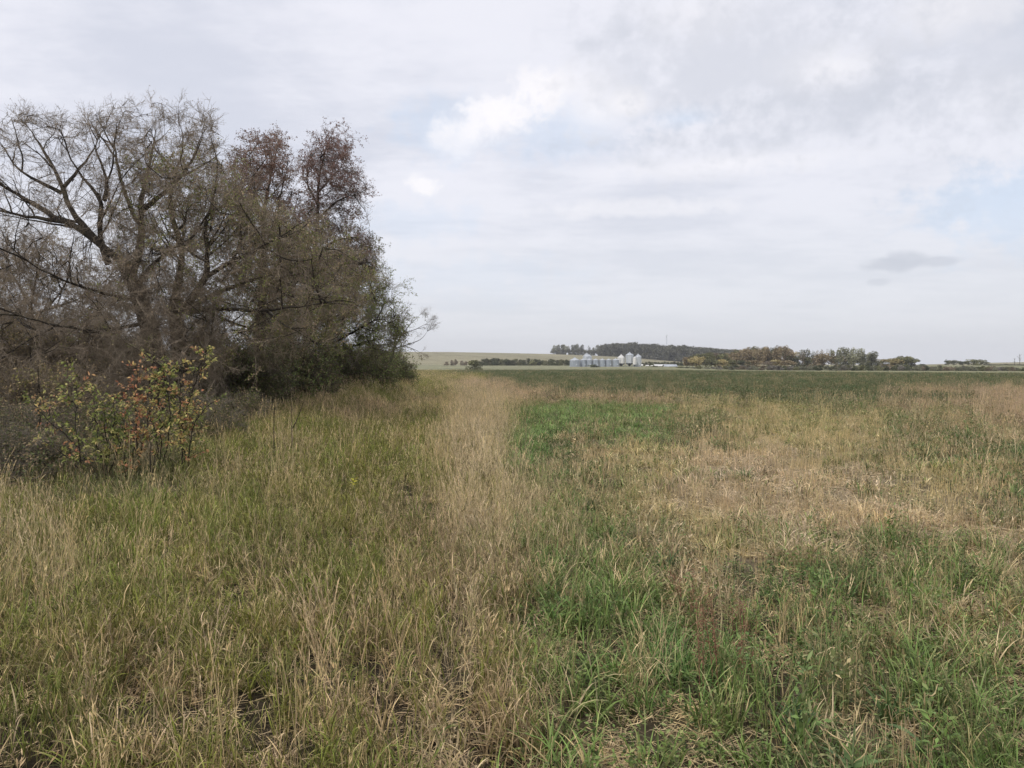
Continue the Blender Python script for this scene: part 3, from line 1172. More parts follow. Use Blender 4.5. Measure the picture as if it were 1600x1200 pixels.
# --- the big half-bare maple on the left
def k_main(pts):
    px, py = topix(pts)
    n = len(pts)
    u = RG.uniform(0, 1, n)
    dead = np.interp(px, [0, 150, 250, 420], [.12, .32, .36, .30])
    leaf = np.interp(px, [0, 160, 260, 420, 520], [.0, .05, .26, .44, .50]) * sstep(180, 300, py)
    return np.where(u < leaf, 2, np.where(u < leaf + dead, 1, 0))


build_tree('maple_tree', 'big half-bare old tree with forked dark trunks and sweeping limbs at left', 'tree', None, 23,
    [([(268, 690), (256, 610), (236, 520), (212, 450), (190, 408)], .34, .20),
     ([(284, 690), (280, 610), (284, 550), (274, 500), (276, 465)], .30, .19)],
    [([(190, 408), (150, 378), (118, 350), (80, 342), (30, 338), (-30, 320, -.5)], .15, .05),
     ([(88, 343), (62, 322), (32, 306), (2, 291), (-40, 262)], .10, .04),
     ([(165, 390, .3), (122, 345, .5), (104, 318, .6), (98, 290, .6), (84, 262, .7), (68, 232, .7), (52, 212, .8), (44, 196, 1)], .13, .03),
     ([(97, 302, .6), (62, 284, .3), (30, 270, 0), (14, 244, 0), (-5, 215, 0)], .07, .025),
     ([(100, 292, .6), (118, 270, 1), (136, 252, 1.2), (150, 228, 1.4), (158, 205, 1.5)], .07, .02),
     ([(170, 412, -.3), (157, 385, -.6), (155, 350, -.7), (164, 313, -.7), (150, 300, -.8), (128, 278, -1), (112, 255, -1), (98, 215, -1.2)], .12, .03),
     ([(163, 313, -.7), (171, 290, -.6), (163, 262, -.5), (148, 235, -.4), (140, 208, -.3)], .08, .02),
     ([(205, 430), (220, 392, .4), (222, 350, .6), (219, 312, .8), (228, 280, 1), (238, 236, 1.2), (243, 205, 1.3)], .17, .03),
     ([(222, 330, .6), (258, 300, 0), (288, 272, -.5), (306, 240, -.8), (318, 214, -1)], .10, .02),
     ([(214, 345, .6), (196, 308, .6), (184, 262, .8), (177, 226, 1), (182, 200, 1.2)], .09, .02),
     ([(218, 440, 0), (240, 412, -.6), (268, 388, -1), (300, 375, -1.5), (330, 340, -2)], .10, .03),
     ([(274, 470, 0), (283, 425, .3), (286, 385, .5), (270, 348, .7), (262, 310, .8), (276, 268, 1), (288, 228, 1.2), (282, 196, 1.4)], .15, .025),
     ([(288, 485, 0), (308, 455, -.5), (326, 430, -.8), (324, 395, -.9), (318, 358, -1), (332, 316, -1.2), (344, 268, -1.4), (330, 215, -1.6)], .14, .025),
     ([(326, 430, -.8), (352, 414, -1.3), (382, 400, -1.6), (412, 384, -2), (446, 364, -2.4), (476, 346, -2.6)], .085, .02),
     ([(296, 480, 0), (340, 456, .6), (400, 436, 1), (450, 414, 1.4), (492, 402, 1.6), (545, 396, 2)], .095, .02),
     ([(285, 488, 0), (340, 482, -1), (400, 486, -1.8), (460, 480, -2.4), (520, 470, -3)], .09, .02),
     ([(300, 470, 0), (350, 500, 1), (410, 520, 1.8), (470, 510, 2.5)], .07, .02),
     ([(210, 470, 0), (160, 458, -.8), (100, 440, -1.5), (50, 415, -2), (0, 372, -2.4)], .06, .018),
     ([(225, 505, 0), (150, 520, -1), (70, 505, -2), (-10, 480, -3)], .07, .02),
     ([(360, 415, -1), (385, 360, -.5), (400, 310, 0), (395, 262, .4)], .06, .02)],
    {'pm1': 1.3, 'l1': (.9, 2.2), 'pm2': 2.0, 'l2': (.4, 1.0), 's1': .6, 's2': 1.2, 'kinds': k_main, 'size': .9,
     'tint': (.23, .255, .075), 'tan': (.38, .29, .18), 'wood': (.275, .225, .17), 'dry': .35, 'spread': .85, 'up': .22,
     'clip': lambda p: p[2] > .9,
     'sil': [(-120, 240), (-60, 205), (0, 190), (40, 165), (80, 158), (120, 170), (150, 160), (185, 166), (215, 160), (245, 152), (280, 150), (310, 164), (335, 186), (350, 214), (366, 240), (400, 290), (450, 330), (520, 340), (560, 372), (598, 420), (605, 470), (560, 540), (380, 640), (-120, 640)], 'fills': [
         ([(-60, 200), (0, 172), (100, 165), (190, 162), (280, 166), (340, 190), (368, 245), (400, 320), (480, 335), (545, 385), (585, 425), (575, 480), (520, 540), (380, 560), (200, 590), (-60, 600)],
          23, 3.2, 640, lambda px, py: np.interp(px, [0, 150, 230, 420, 560], [.42, .52, 1, .9, .7]) + .5 * sstep(400, 470, py), 3),
         ([(150, 300), (330, 215), (420, 330), (560, 400), (570, 490), (420, 560), (230, 560)], 23, 2.4, 500, None, 3)]}, M_BARK)


def k_top(pts):
    px, py = topix(pts)
    u = RG.uniform(0, 1, len(pts))
    lf = np.interp(py, [200, 300, 360, 480], [.85, .75, .5, .35])
    return np.where(u < lf * .3, 3, np.where(u < lf, 2, np.where(u < lf + .2, 1, 0)))


def red_top(pts):
    px, py = topix(pts)
    f = sstep(400, 300, py + RG.normal(0, 30, len(pts)))[:, None]
    return f * np.array([.225, .14, .115]) + (1 - f) * np.array([.17, .19, .07])


build_tree('maple_tree', 'narrow tree with reddish brown leaves at its top, just right of the half-bare tree', 'tree', None, 30,
    [([(402, 660), (405, 560), (410, 460), (412, 400)], .22, .15)],
    [([(412, 400), (410, 345), (417, 300, .4), (428, 255, .6), (436, 218, .8)], .13, .02),
     ([(410, 350), (398, 305, -.4), (392, 262, -.6), (388, 228, -.6)], .07, .02),
     ([(412, 390), (432, 340, -.6), (440, 295, -1), (452, 250, -1)], .08, .02),
     ([(411, 420), (380, 380, 1), (362, 340, 1.4), (352, 300, 1.8)], .07, .02),
     ([(410, 440), (445, 400, -.8), (470, 370, -1.4)], .07, .02)],
    {'pm1': 1.6, 'l1': (.7, 1.6), 'pm2': 2.4, 'l2': (.4, .9), 's2': 2.6, 'kinds': k_top, 'size': 1.0, 'tint': red_top,
     'tan': (.30, .18, .13), 'wood': (.27, .215, .165), 'dry': .3,
     'sil': [(345, 300), (362, 232), (385, 216), (428, 203), (452, 226), (466, 262), (480, 330), (500, 400), (480, 560), (350, 560)], 'fills': [
         ([(362, 232), (385, 218), (430, 206), (458, 232), (466, 290), (480, 380), (470, 480), (360, 480), (350, 300)], 30, 1.8, 270, None, 3)]}, M_BARK2)

build_tree('maple_tree', 'tall tree with purplish red leaves, rightmost crown against the sky', 'tree', None, 34,
    [([(470, 655), (478, 560), (484, 470), (490, 400)], .24, .15)],
    [([(490, 400), (496, 350), (497, 300), (500, 262), (512, 222, .4), (520, 206, .6)], .12, .02),
     ([(496, 345), (520, 318, -.6), (545, 305, -1), (566, 305, -1.2)], .07, .015),
     ([(498, 300), (525, 270, .5), (542, 250, .8)], .05, .012),
     ([(497, 320), (478, 285, .5), (482, 250, .8), (490, 225, .8)], .06, .015),
     ([(490, 400), (520, 378, -.6), (552, 368, -1), (580, 384, -1.4)], .08, .015),
     ([(488, 430), (525, 412, .8), (560, 405, 1.4), (592, 424, 1.8)], .07, .015),
     ([(490, 400), (470, 360, .8), (455, 320, 1.2)], .07, .02)],
    {'pm1': 1.5, 'l1': (.6, 1.5), 'pm2': 2.0, 'l2': (.35, .8), 's2': 2.2, 'kinds': k_top, 'size': 1.0, 'tint': red_top,
     'tan': (.32, .18, .15), 'wood': (.26, .21, .18), 'dry': .3,
     'sil': [(462, 330), (470, 255), (484, 220), (510, 198), (535, 200), (550, 228), (556, 258), (580, 290), (576, 335), (566, 350), (590, 372), (596, 428), (560, 470), (450, 560), (450, 400)], 'fills': [
         ([(472, 240), (500, 204), (545, 206), (556, 262), (578, 295), (572, 345), (540, 330), (500, 340), (470, 320)], 34, 1.6, 110, None, 4),
         ([(470, 330), (540, 350), (590, 375), (592, 420), (560, 440), (470, 440)], 34, 1.8, 190, None, 3)]}, M_BARK2)

build_tree('willow_tree', 'leafy yellow green low tree leaning right beneath the red-leaved crown', 'tree', None, 37,
    [([(500, 650), (512, 570), (520, 520)], .2, .13)],
    [([(520, 520), (545, 490), (570, 465, .6), (590, 450, 1)], .09, .02),
     ([(515, 540), (550, 520, -.6), (585, 500, -1), (610, 498, -1.2)], .08, .015),
     ([(520, 520), (515, 480), (525, 440, .6), (540, 415, .8)], .09, .02),
     ([(512, 560), (540, 545, 1), (580, 530, 1.6), (608, 528, 2)], .07, .02),
     ([(516, 530), (480, 500, 1), (455, 470, 1.4)], .08, .02)],
    {'pm1': 1.8, 'l1': (.8, 1.7), 'pm2': 2.6, 'l2': (.4, .9), 's2': 3.0, 'kinds': pick([.2, .12, .5, .18]), 'size': 1.0,
     'tint': (.27, .33, .08), 'tan': (.30, .24, .13), 'wood': (.25, .22, .17), 'dry': .25, 'fills': [
         ([(400, 430), (520, 400), (590, 425), (612, 480), (640, 505), (620, 550), (400, 560)], 37, 2.6, 420, None, 4)]}, M_BARK2)

build_tree('bare_shrub', 'bare thin shrub spreading right above the dark hedge end', 'shrub', None, 50,
    [([(600, 600), (612, 560), (616, 545)], .09, .06)],
    [([(616, 545), (628, 522), (642, 505), (656, 492)], .05, .012),
     ([(616, 545), (640, 538, -.5), (660, 530, -.8), (668, 516, -1)], .045, .01),
     ([(614, 550), (622, 510, .6), (624, 488, .8)], .045, .012),
     ([(630, 540, 0), (648, 546, .3), (658, 552, .5)], .03, .01),
     ([(628, 522), (652, 514, .4), (670, 503, .6)], .035, .01)],
    {'pm1': 1.4, 'l1': (.4, .9), 'pm2': 1.2, 'l2': (.3, .6), 's2': 1.3, 's1': .6, 'kinds': pick([.86, .06, .08, 0]), 'size': .85,
     'tint': (.10, .12, .04), 'tan': (.28, .2, .12), 'wood': (.20, .17, .145)}, M_BARK2)

# brush and thin trees behind and left of the big tree
build_tree('thin_tree', 'thin brown tree at the left edge behind the sweeping limbs', 'tree', None, 30,
    [([(60, 640), (55, 540), (48, 480)], .14, .09), ([(8, 640), (10, 560), (20, 500)], .12, .08)],
    [([(48, 480), (30, 450), (15, 420), (5, 392)], .06, .015), ([(48, 480), (56, 445), (58, 410), (66, 380)], .06, .015),
     ([(20, 500), (0, 470), (-25, 430)], .06, .015), ([(52, 500), (85, 470), (110, 430), (118, 395)], .06, .015),
     ([(50, 490), (90, 480, 1), (140, 460, 1), (175, 430, 1)], .06, .015)],
    {'pm1': 2.0, 'l1': (.8, 1.8), 'pm2': 2.6, 'l2': (.4, 1.0), 's2': 2.6, 'kinds': pick([.35, .35, .3, 0]), 'size': 1.0,
     'tint': (.20, .18, .07), 'tan': (.36, .26, .16), 'wood': (.27, .22, .165), 'fills': [
         ([(-40, 400), (30, 375), (90, 400), (190, 430), (210, 560), (-40, 600)], 30, 2.6, 420, None, 3)]}, M_BARK2)


def shrub(name, label, cat, group, cpx, py0, py1, wpx, D, kinds, tint, n, wood=(.11, .095, .08), tan=(.22, .17, .10), size=1.0, depth=None, dry=.3, nst=9, dome=1.0):
    """a many-stemmed shrub: stems from one base, crown of sprays filling a lumpy dome"""
    c = at(cpx, py0, D)
    zb = float(terrain(c[0], D))
    top = at(cpx, py1, D)[2]
    H = top - zb
    W = wpx / F * D / 2
    dp = depth or W
    base = np.array([c[0], D, zb])
    root = empty(name, tuple(base), label, cat, group)
    items = []
    for _ in range(nst):
        a = U(0, 6.283); q = U(.1, .8)
        e = base + np.array([math.cos(a) * q * W, math.sin(a) * q * dp, H * U(.6, .9)])
        m_ = (base + e) / 2 + np.array([0, 0, H * .12]) + RG.normal(0, .06 * W, 3)
        P, R, ln = poly_resample([base + np.array([U(-.1, .1) * W, U(-.1, .1) * dp, -.1]), m_, e], [.035, .02, .008], .3)
        items.append((P - base, R * max(.6, min(1.6, H / 3))))
    add('stem', wood_mesh('stem', items, M_BARK2, 5), root)
    d = RG.normal(0, 1, (n, 3)); d /= np.linalg.norm(d, axis=1, keepdims=True)
    d[:, 2] = np.abs(d[:, 2]) * U(.9, 1.0)
    lump = .74 + .42 * fbm(d[:, 0] * 2.2 + cpx, d[:, 1] * 2.2 + d[:, 2] * 2.6, int(cpx) + 3, 3)
    r = RG.uniform(.12, 1, n) ** .45 * lump
    pts = base + np.stack([d[:, 0] * W * r, d[:, 1] * dp * r, .05 * H + d[:, 2] ** dome * H * .93 * r], -1)
    dirs = d * np.array([1, 1, .9]) + RG.normal(0, .5, (n, 3)) + np.array([0, 0, .25])
    crown(root, pts - dirs / np.linalg.norm(dirs, axis=1, keepdims=True) * .4 * size, dirs, kinds(pts), size, tint, tan, wood, dry)
    return root


G_DARK = (.16, .20, .062)
hedge = [
    ('dark green bushy shrub at the right end of the hedgerow beside the field', 612, 612, 550, 66, 52, (.21, .26, .08), 330, 1.5),
    ('blackish green shrub in the hedgerow under the bare spreading shrub', 572, 618, 532, 100, 44, G_DARK, 430, 1.5),
    ('dark leafy shrub in the hedgerow below the leaning yellow green tree', 520, 624, 532, 115, 37, (.16, .195, .062), 460, 1.45),
    ('wide dark green shrub in the middle of the hedgerow', 455, 635, 530, 130, 31, G_DARK, 560, 1.45),
    ('dark shrub right of the forked trunks at the hedgerow foot', 390, 645, 540, 120, 27, (.155, .18, .065), 520, 1.35),
    ('dark green shrub close beside the forked trunks', 335, 655, 560, 100, 27, (.16, .18, .07), 420, 1.2),
]
for lab, cpx, p0, p1, w, D, tint, n, sz in hedge:
    shrub('hedge_shrub', lab, 'shrub', 'dark shrubs of the hedgerow', cpx, p0, p1, w, D, pick([.10, .08, .35, .47]), tint, n, size=sz, wood=(.12, .105, .085))
brush = [
    ('grey brown leafless brushwood at the left edge of the hedgerow', 20, 660, 470, 190, 24, 900),
    ('tangled brown brushwood left of the forked trunks', 130, 660, 480, 190, 25.5, 1000),
    ('grey twiggy brushwood between the forked trunks and the left brush', 205, 660, 500, 130, 27, 700),
    ('low tangle of twigs with scattered yellow leaves behind the saplings', 70, 690, 560, 230, 18.5, 750),
    ('twiggy brown brushwood right of the forked trunks', 325, 650, 480, 110, 28, 450),
    ('brown twiggy brushwood behind the middle of the hedgerow', 430, 640, 455, 150, 43, 700),
]
for lab, cpx, p0, p1, w, D, n in brush:
    shrub('brushwood', lab, 'shrub', 'leafless brushwood under the trees', cpx, p0, p1, w, D, pick([.50, .24, .26, 0]), (.24, .225, .08), n,
          wood=(.225, .185, .135), tan=(.44, .33, .18), size=1.0, dry=.4)

low = [
    ('low dark tangled shrub in the grass at the left frame edge', -5, 765, 672, 190, 10.6, 360, (.13, .155, .055)),
    ('low olive shrub between the left edge and the leaning sapling', 70, 760, 676, 120, 11.4, 240, (.15, .165, .06)),
    ('low brown green shrub behind the orange sapling', 205, 700, 635, 150, 15.5, 330, (.15, .16, .055)),
    ('low shrub with dull leaves filling in behind the tallest sapling', 310, 680, 618, 130, 17.5, 300, (.15, .17, .055)),
    ('dark low shrub at the foot of the brushwood by the left edge', 20, 720, 620, 190, 14.0, 420, (.12, .14, .05)),
    ('dark low shrub behind the olive leaved sapling', 140, 705, 625, 150, 15.0, 340, (.13, .15, .05)),
    ('low leafy shrub where the grass meets the hedgerow, right of the tallest sapling', 375, 668, 612, 110, 21.0, 260, (.16, .19, .06)),
]
for lab, cpx, p0, p1, w, D, n, tint in low:
    shrub('low_shrub', lab, 'shrub', 'low shrubs behind the saplings', cpx, p0, p1, w, D, pick([.18, .14, .42, .26]), tint, n,
          wood=(.20, .175, .14), tan=(.40, .30, .18), size=.62, dry=.35, nst=6)

# twigs hanging about the forked trunks
q = []
for _ in range(750):
    px, py, dy = U(170, 350), U(430, 610), U(-1.9, -.3)
    p = at(px, py, 23 + dy)
    q.append((p, np.array([U(-.7, .7), U(-.4, .2), U(-1, .5)])))
root = [o for o in SC.objects if o.name == 'maple_tree'][0]
crown(root, np.array([a for a, b in q]), np.array([b for a, b in q]), RG.choice(2, len(q), p=[.85, .15]), .75, (.1, .1, .05), (.25, .18, .12), (.30, .25, .19), name='hanging_twigs')


# ------------------------------------------------------------------ young saplings with autumn leaves in front
def sapling(name, label, cpx, pyb, D, stems, leafcols, nleaf, group='autumn saplings at the hedgerow edge', lsize=(.045, .08), ncl=None):
    c = at(cpx, pyb, D)
    base = np.array([c[0], D, float(terrain(c[0], D))])
    root = empty(name, tuple(base), label, 'sapling', group)
    polys = []
    for pts in stems:
        P = np.array([at(p[0], p[1], D + (p[2] if len(p) > 2 else 0)) for p in pts])
        P[0] = base + RG.normal(0, .02, 3) * np.array([1, 1, 0]) if pts[0][1] > pyb - 15 else P[0]
        Q, R, ln = poly_resample(P, np.linspace(.010, .003, len(P)), .08)
        Q += RG.normal(0, .010, Q.shape)
        polys.append((Q, R))
        add('stem', wood_mesh('stem', [(Q - base, R)], M_BARK2, 6), root)
    g = Geo()
    tw = []
    ups = [(Q, i) for Q, R in polys for i in range(len(Q)) if i > len(Q) * .24]
    for cl in range(int(nleaf * .52) // 7):
        Q, i = ups[int(U(0, len(ups) - .01))]
        p = Q[i]
        a = U(0, 6.283)
        d = np.array([math.cos(a), math.sin(a), U(.1, 1.1)]); d /= np.linalg.norm(d)
        ln = U(.08, .34)
        C = np.stack([p, p + d * ln * .5 + np.array([0, 0, .01]), p + d * ln])
        tw.append((C - base, np.array([.003, .0025, .0015])))
        col = leafcols(p + d * ln)
        for _ in range(7):
            t = U(.25, 1)
            q = p + d * ln * t
            s_ = RG.normal(0, 1, 3); s_ -= d * s_.dot(d)
            dd = d * U(.2, 1) + s_ * .7 + np.array([0, 0, U(-.6, .2)])
            g.leaf(q - base, dd, RG.normal(0, .6, 3) + np.array([0, -.5, 1.]), U(*lsize), U(.010, .018), 0, U(.6, 1.4), float(np.clip(col + RG.normal(0, .12), 0, 1)), fold=.4)
    me = mesh_of('foliage', np.concatenate(g.V), [np.concatenate(g.F)], M_AUT)
    A = np.concatenate(g.A)
    attr(me, 'val', A[:, 1]); attr(me, 'rnd', A[:, 2])
    tag(add('foliage', me, root), kind='stuff')
    tag(add('twigs', wood_mesh('twigs', tw, M_BARK2, 4), root), kind='stuff')
    return root


def mat_autumn():
    m, nt, b = principled('autumn_leaves', .5, .3)
    r = N(nt, 'ShaderNodeAttribute', attribute_name='rnd')
    v = N(nt, 'ShaderNodeAttribute', attribute_name='val')
    cr = N(nt, 'ShaderNodeValToRGB')
    cr.color_ramp.interpolation = 'LINEAR'
    els = [(0, (.13, .165, .05)), (.3, (.27, .31, .08)), (.55, (.52, .47, .17)), (.78, (.56, .36, .16)), (1, (.48, .21, .12))]
    cr.color_ramp.elements[0].color = (*els[0][1], 1)
    cr.color_ramp.elements[1].color = (*els[-1][1], 1)
    for p, c in els[1:-1]:
        e = cr.color_ramp.elements.new(p); e.color = (*c, 1)
    nt.links.new(r.outputs['Fac'], cr.inputs[0])
    sc = vmath(nt, 'SCALE', cr.outputs[0]); nt.links.new(v.outputs['Fac'], sc.inputs['Scale'])
    nt.links.new(sc.outputs[0], b.inputs['Base Color'])
    tr = N(nt, 'ShaderNodeBsdfTranslucent'); nt.links.new(sc.outputs[0], tr.inputs[0])
    mx = N(nt, 'ShaderNodeMixShader'); mx.inputs[0].default_value = .35
    nt.links.new(b.outputs[0], mx.inputs[1]); nt.links.new(tr.outputs[0], mx.inputs[2])
    nt.links.new(mx.outputs[0], nt.nodes['Material Output'].inputs['Surface'])
    return m


M_AUT = mat_autumn()
cl = lambda a, s=.12: (lambda p: float(np.clip(a + RG.normal(0, s), 0, 1)))
sapling('sapling', 'sapling with bright orange red leaves in front of the forked trunks', 216, 700, 12.2,
        [[(218, 720), (214, 680), (212, 630), (216, 575)], [(218, 715), (228, 670), (238, 620), (232, 580)], [(216, 715), (204, 670), (198, 630)]], cl(.86, .13), 1326)
sapling('sapling', 'sapling with yellow green leaves between the orange one and the tallest', 250, 705, 12.0,
        [[(262, 712), (252, 670), (246, 620), (246, 568)], [(264, 712), (268, 660), (262, 610), (256, 578)], [(262, 712), (240, 665), (232, 640)]], cl(.42, .24), 1632)
sapling('sapling', 'tallest sapling with pale yellow leaf tips rising to the right', 290, 700, 11.8,
        [[(276, 708), (286, 660), (300, 610), (318, 570), (324, 548)], [(276, 708), (280, 650), (284, 600), (282, 570)], [(276, 706), (300, 668), (318, 640), (330, 630)]], cl(.55, .22), 1632)
sapling('sapling', 'leaning sapling with sparse yellowish leaves and dark bent stem at left', 130, 772, 10.6,
        [[(132, 772), (124, 720), (120, 670), (116, 620), (122, 590)], [(122, 700), (95, 672), (66, 648), (45, 620)], [(124, 730), (100, 712), (85, 700)]], cl(.38, .22), 841)
sapling('sapling', 'sapling with dull olive leaves between the leaning one and the orange one', 165, 740, 11.2,
        [[(160, 745), (152, 700), (150, 650), (144, 610)], [(160, 745), (172, 700), (180, 650), (176, 622)], [(160, 742), (166, 690), (162, 640)], [(160, 742), (188, 700), (196, 660)]], cl(.3, .2), 1785)
sapling('sapling', 'small sapling with a few coral red leaves at far left', 60, 690, 12.8,
        [[(70, 700), (62, 650), (58, 610)], [(70, 700), (76, 655), (80, 625)]], cl(.85, .12), 160)
sapling('sapling', 'low orange leaved sprig growing out of the grass', 206, 740, 11.2,
        [[(203, 750), (206, 722), (210, 700)], [(203, 750), (196, 722), (192, 705)]], cl(.82, .1), 130)
sapling('sapling', 'thin nearly bare sapling with few brown leaves beside the grass edge', 236, 752, 10.9,
        [[(236, 760), (235, 720), (232, 690), (240, 668)], [(236, 755), (242, 715), (246, 690)]], cl(.7, .1), 40)


def stalks(name, label, base_px, base_py, D, arms, mat=None):
    c = at(base_px, base_py, D)
    base = np.array([c[0], D, float(terrain(c[0], D))])
    root = empty(name, tuple(base), label, 'dead stalk', 'dark dead stalks standing in the grass')
    for pts in arms:
        P = [base + np.array([0, 0, -.05])] if pts[0] is None else [at(*pts[0], D)]
        P += [at(p[0], p[1], D + U(-.1, .1)) for p in pts[1:]]
        Q, R, ln = poly_resample(P, np.linspace(.011, .004, len(P)), .08)
        add('stalk', wood_mesh('stalk', [(Q - base, R)], M_BARK2, 5), root)


stalks('dead_stalk', 'single straight dark dead stalk in the grass left of the forked one', 428, 700, 14.0, [[None, (428, 650), (430, 622)]])
stalks('dead_stalk', 'forked dark dead stalk in the grass before the hedgerow', 456, 690, 15.0, [[None, (456, 660), (455, 630)], [(456, 672), (466, 652), (474, 628)]])


# ------------------------------------------------------------------ single weeds close to the camera
def plant_root(name, label, cat, px, py, group=None):
    p = gp(px, py, 0.0)
    p[2] = float(terrain(p[0], p[1]))
    return empty(name, tuple(p), label, cat, group)


def flat_mat(name, c, rough=.7, var=.25, sc=30, transl=.0):
    m, nt, b = principled(name, rough, .2)
    g = N(nt, 'ShaderNodeTexCoord')
    n = N(nt, 'ShaderNodeTexNoise', i_Scale=float(sc), i_Detail=5.0)
    nt.links.new(g.outputs['Object'], n.inputs['Vector'])
    f = remap(nt, n.outputs[0], .3, .7)
    nt.links.new(mixc(nt, f, tuple(x * (1 - var) for x in c), tuple(min(1, x * (1 + var)) for x in c)), b.inputs['Base Color'])
    if transl:
        tr = N(nt, 'ShaderNodeBsdfTranslucent'); tr.inputs[0].default_value = (*c, 1)
        mx = N(nt, 'ShaderNodeMixShader'); mx.inputs[0].default_value = transl
        nt.links.new(b.outputs[0], mx.inputs[1]); nt.links.new(tr.outputs[0], mx.inputs[2])
        nt.links.new(mx.outputs[0], nt.nodes['Material Output'].inputs['Surface'])
    return m


M_DOCK = flat_mat('dry_dock', (.27, .155, .095), .8, .45, 40)
M_POD = flat_mat('ripe_pod', (.55, .43, .23), .6, .2, 25)
M_PLANT = flat_mat('weed_leaf', (.13, .20, .07), .5, .35, 14, .2)
M_PLANTD = flat_mat('dark_weed_leaf', (.085, .14, .055), .5, .3, 14, .15)
M_STEMG = flat_mat('green_stem', (.16, .20, .09), .6, .2, 20)
M_YELLOW = flat_mat('yellow_leaf', (.62, .58, .06), .5, .2, 20, .3)


def gmesh(g, name, mat, root):
    me = mesh_of(name, np.concatenate(g.V), [np.concatenate(g.F)], mat)
    return add(name, me, root)


def dock(label, px, py, h, n):
    root = plant_root('dock_plant', label, 'weed', px, py, 'rust brown dried dock plants')
    for s in range(n):
        b = disc(.07); az = U(0, 6.283)
        C = blade_curve(b, az, h * U(.75, 1), U(0, .15), U(.05, .3), 6)
        g = Geo(); g.tube(C, np.linspace(.0035, .0018, 6), 4); gmesh(g, 'stem', M_DOCK, root)
        g = Geo()
        for _ in range(150):
            t = U(.38, 1)
            p = np.array([np.interp(t, np.linspace(0, 1, 6), C[:, i]) for i in range(3)]) + RG.normal(0, .014, 3)
            g.leaf(p, RG.normal(0, 1, 3), RG.normal(0, 1, 3), U(.006, .014), U(.003, .005), 0, 1, 0)
        tag(gmesh(g, 'seed_head', M_DOCK, root), kind='stuff')


dock('rust brown dock with dense seed heads, tallest of the dried ones', 1105, 1085, .62, 5)
dock('rust brown dock leaning by the green weeds, farther dried one', 1068, 985, .45, 4)
dock('small rust brown dock between the grass and the straw', 1160, 1075, .4, 3)
dock('rust brown dock standing near the curved weed grass at right', 1150, 1010, .34, 3)


def rosette(label, px, py, r, n, mat, group='leafy weeds growing close to the camera', up=.5, w=.016):
    root = plant_root('leafy_weed', label, 'weed', px, py, group)
    for _ in range(n):
        g = Geo()
        az = U(0, 6.283)
        blade(g, disc(r * .3), az, r * U(.45, 1.0), U(.35, 1.1) * (1.4 - up), U(.5, 1.5), U(.7, 1.3) * w, 7, val=1,
              prof=lambda s: (np.sin(np.pi * np.clip(s * .93 + .05, 0, 1)) ** .8 + .03))
        gmesh(g, 'leaf', mat, root)


rosette('dark green leafy weed clump in the straw left of the green grass', 1040, 892, .26, 68, M_PLANTD, w=.013)
rosette('dark green leafy weed at the edge of the tan grass strip', 915, 800, .34, 68, M_PLANTD, w=.014)
rosette('dark arching leaf rosette near the bottom by the pod plant', 1250, 1145, .24, 68, M_PLANTD, w=.012)
rosette('dark green weed tuft right of the tan strip, between two straw patches', 968, 860, .24, 52, M_PLANTD, w=.012)
rosette('green leafy clump on the pale stubble in mid field', 1160, 752, .32, 60, M_PLANT, w=.016)
rosette('green upright weed at the bottom right among straw', 1395, 1130, .26, 52, M_PLANT, w=.014, up=.9)


def pod_plant(label, px, py, npod=10):
    root = plant_root('canola_plant', label, 'plant', px, py)
    top = .34
    C = blade_curve(np.zeros(3), .6, top, .02, .12, 6)
    g = Geo(); g.tube(C, np.linspace(.006, .0035, 6), 6); gmesh(g, 'stem', M_STEMG, root)
    for i in range(npod):
        t = .45 + .55 * i / (npod - 1)
        p = np.array([np.interp(t, np.linspace(0, 1, 6), C[:, k]) for k in range(3)])
        az = i * 2.4 + U(-.8, .8); el = U(.1, 1.25)
        d = np.array([math.cos(az) * math.cos(el), math.sin(az) * math.cos(el), math.sin(el)])
        ln = U(.06, .09)
        q = p + d * .022
        g = Geo()
        e = q + d * ln + np.array([0, 0, .012])
        bw = RG.normal(0, .006, 3)
        P = np.stack([p, q, q + d * ln * .35 + bw, q + d * ln * .7 + bw * 1.2 + np.array([0, 0, .004]), e, e + d * .012])
        g.tube(P, [.001, .0016, .0032, .0032, .0016, .0005], 6)
        gmesh(g, 'pod', M_POD, root)
    for i in range(10):
        az = U(0, 6.283)
        g = Geo(); blade(g, C[int(U(0, 3))], az, U(.10, .17), U(.5, 1.1), U(.4, 1.1), .034, 6, prof=lambda s: np.sin(np.pi * np.clip(s * .93 + .05, 0, 1)) + .03)
        gmesh(g, 'leaf', M_PLANT, root)


pod_plant('canola plant with tan seed pods pointing up at the bottom right', 1330, 1255)
pod_plant('canola plant with fewer visible pods hidden among green leaves, right of the first', 1440, 1210, 4)

root = plant_root('yellow_weed', 'small weed with bright yellow leaves in the left grass', 'weed', 553, 815)
g = Geo(); g.tube(np.array([[0, 0, 0], [.01, 0, .25], [.0, .01, .50]]), [.004, .003, .002], 5); gmesh(g, 'stem', M_STEMG, root)
for i in range(7):
    g = Geo(); a = i * 2.4
    g.leaf(np.array([0, .01, .50 - .012 * i]), np.array([math.cos(a), math.sin(a), .3]), np.array([0, 0, 1.]), .06, .02, 0, 1, 0)
    gmesh(g, 'leaf', M_YELLOW, root)


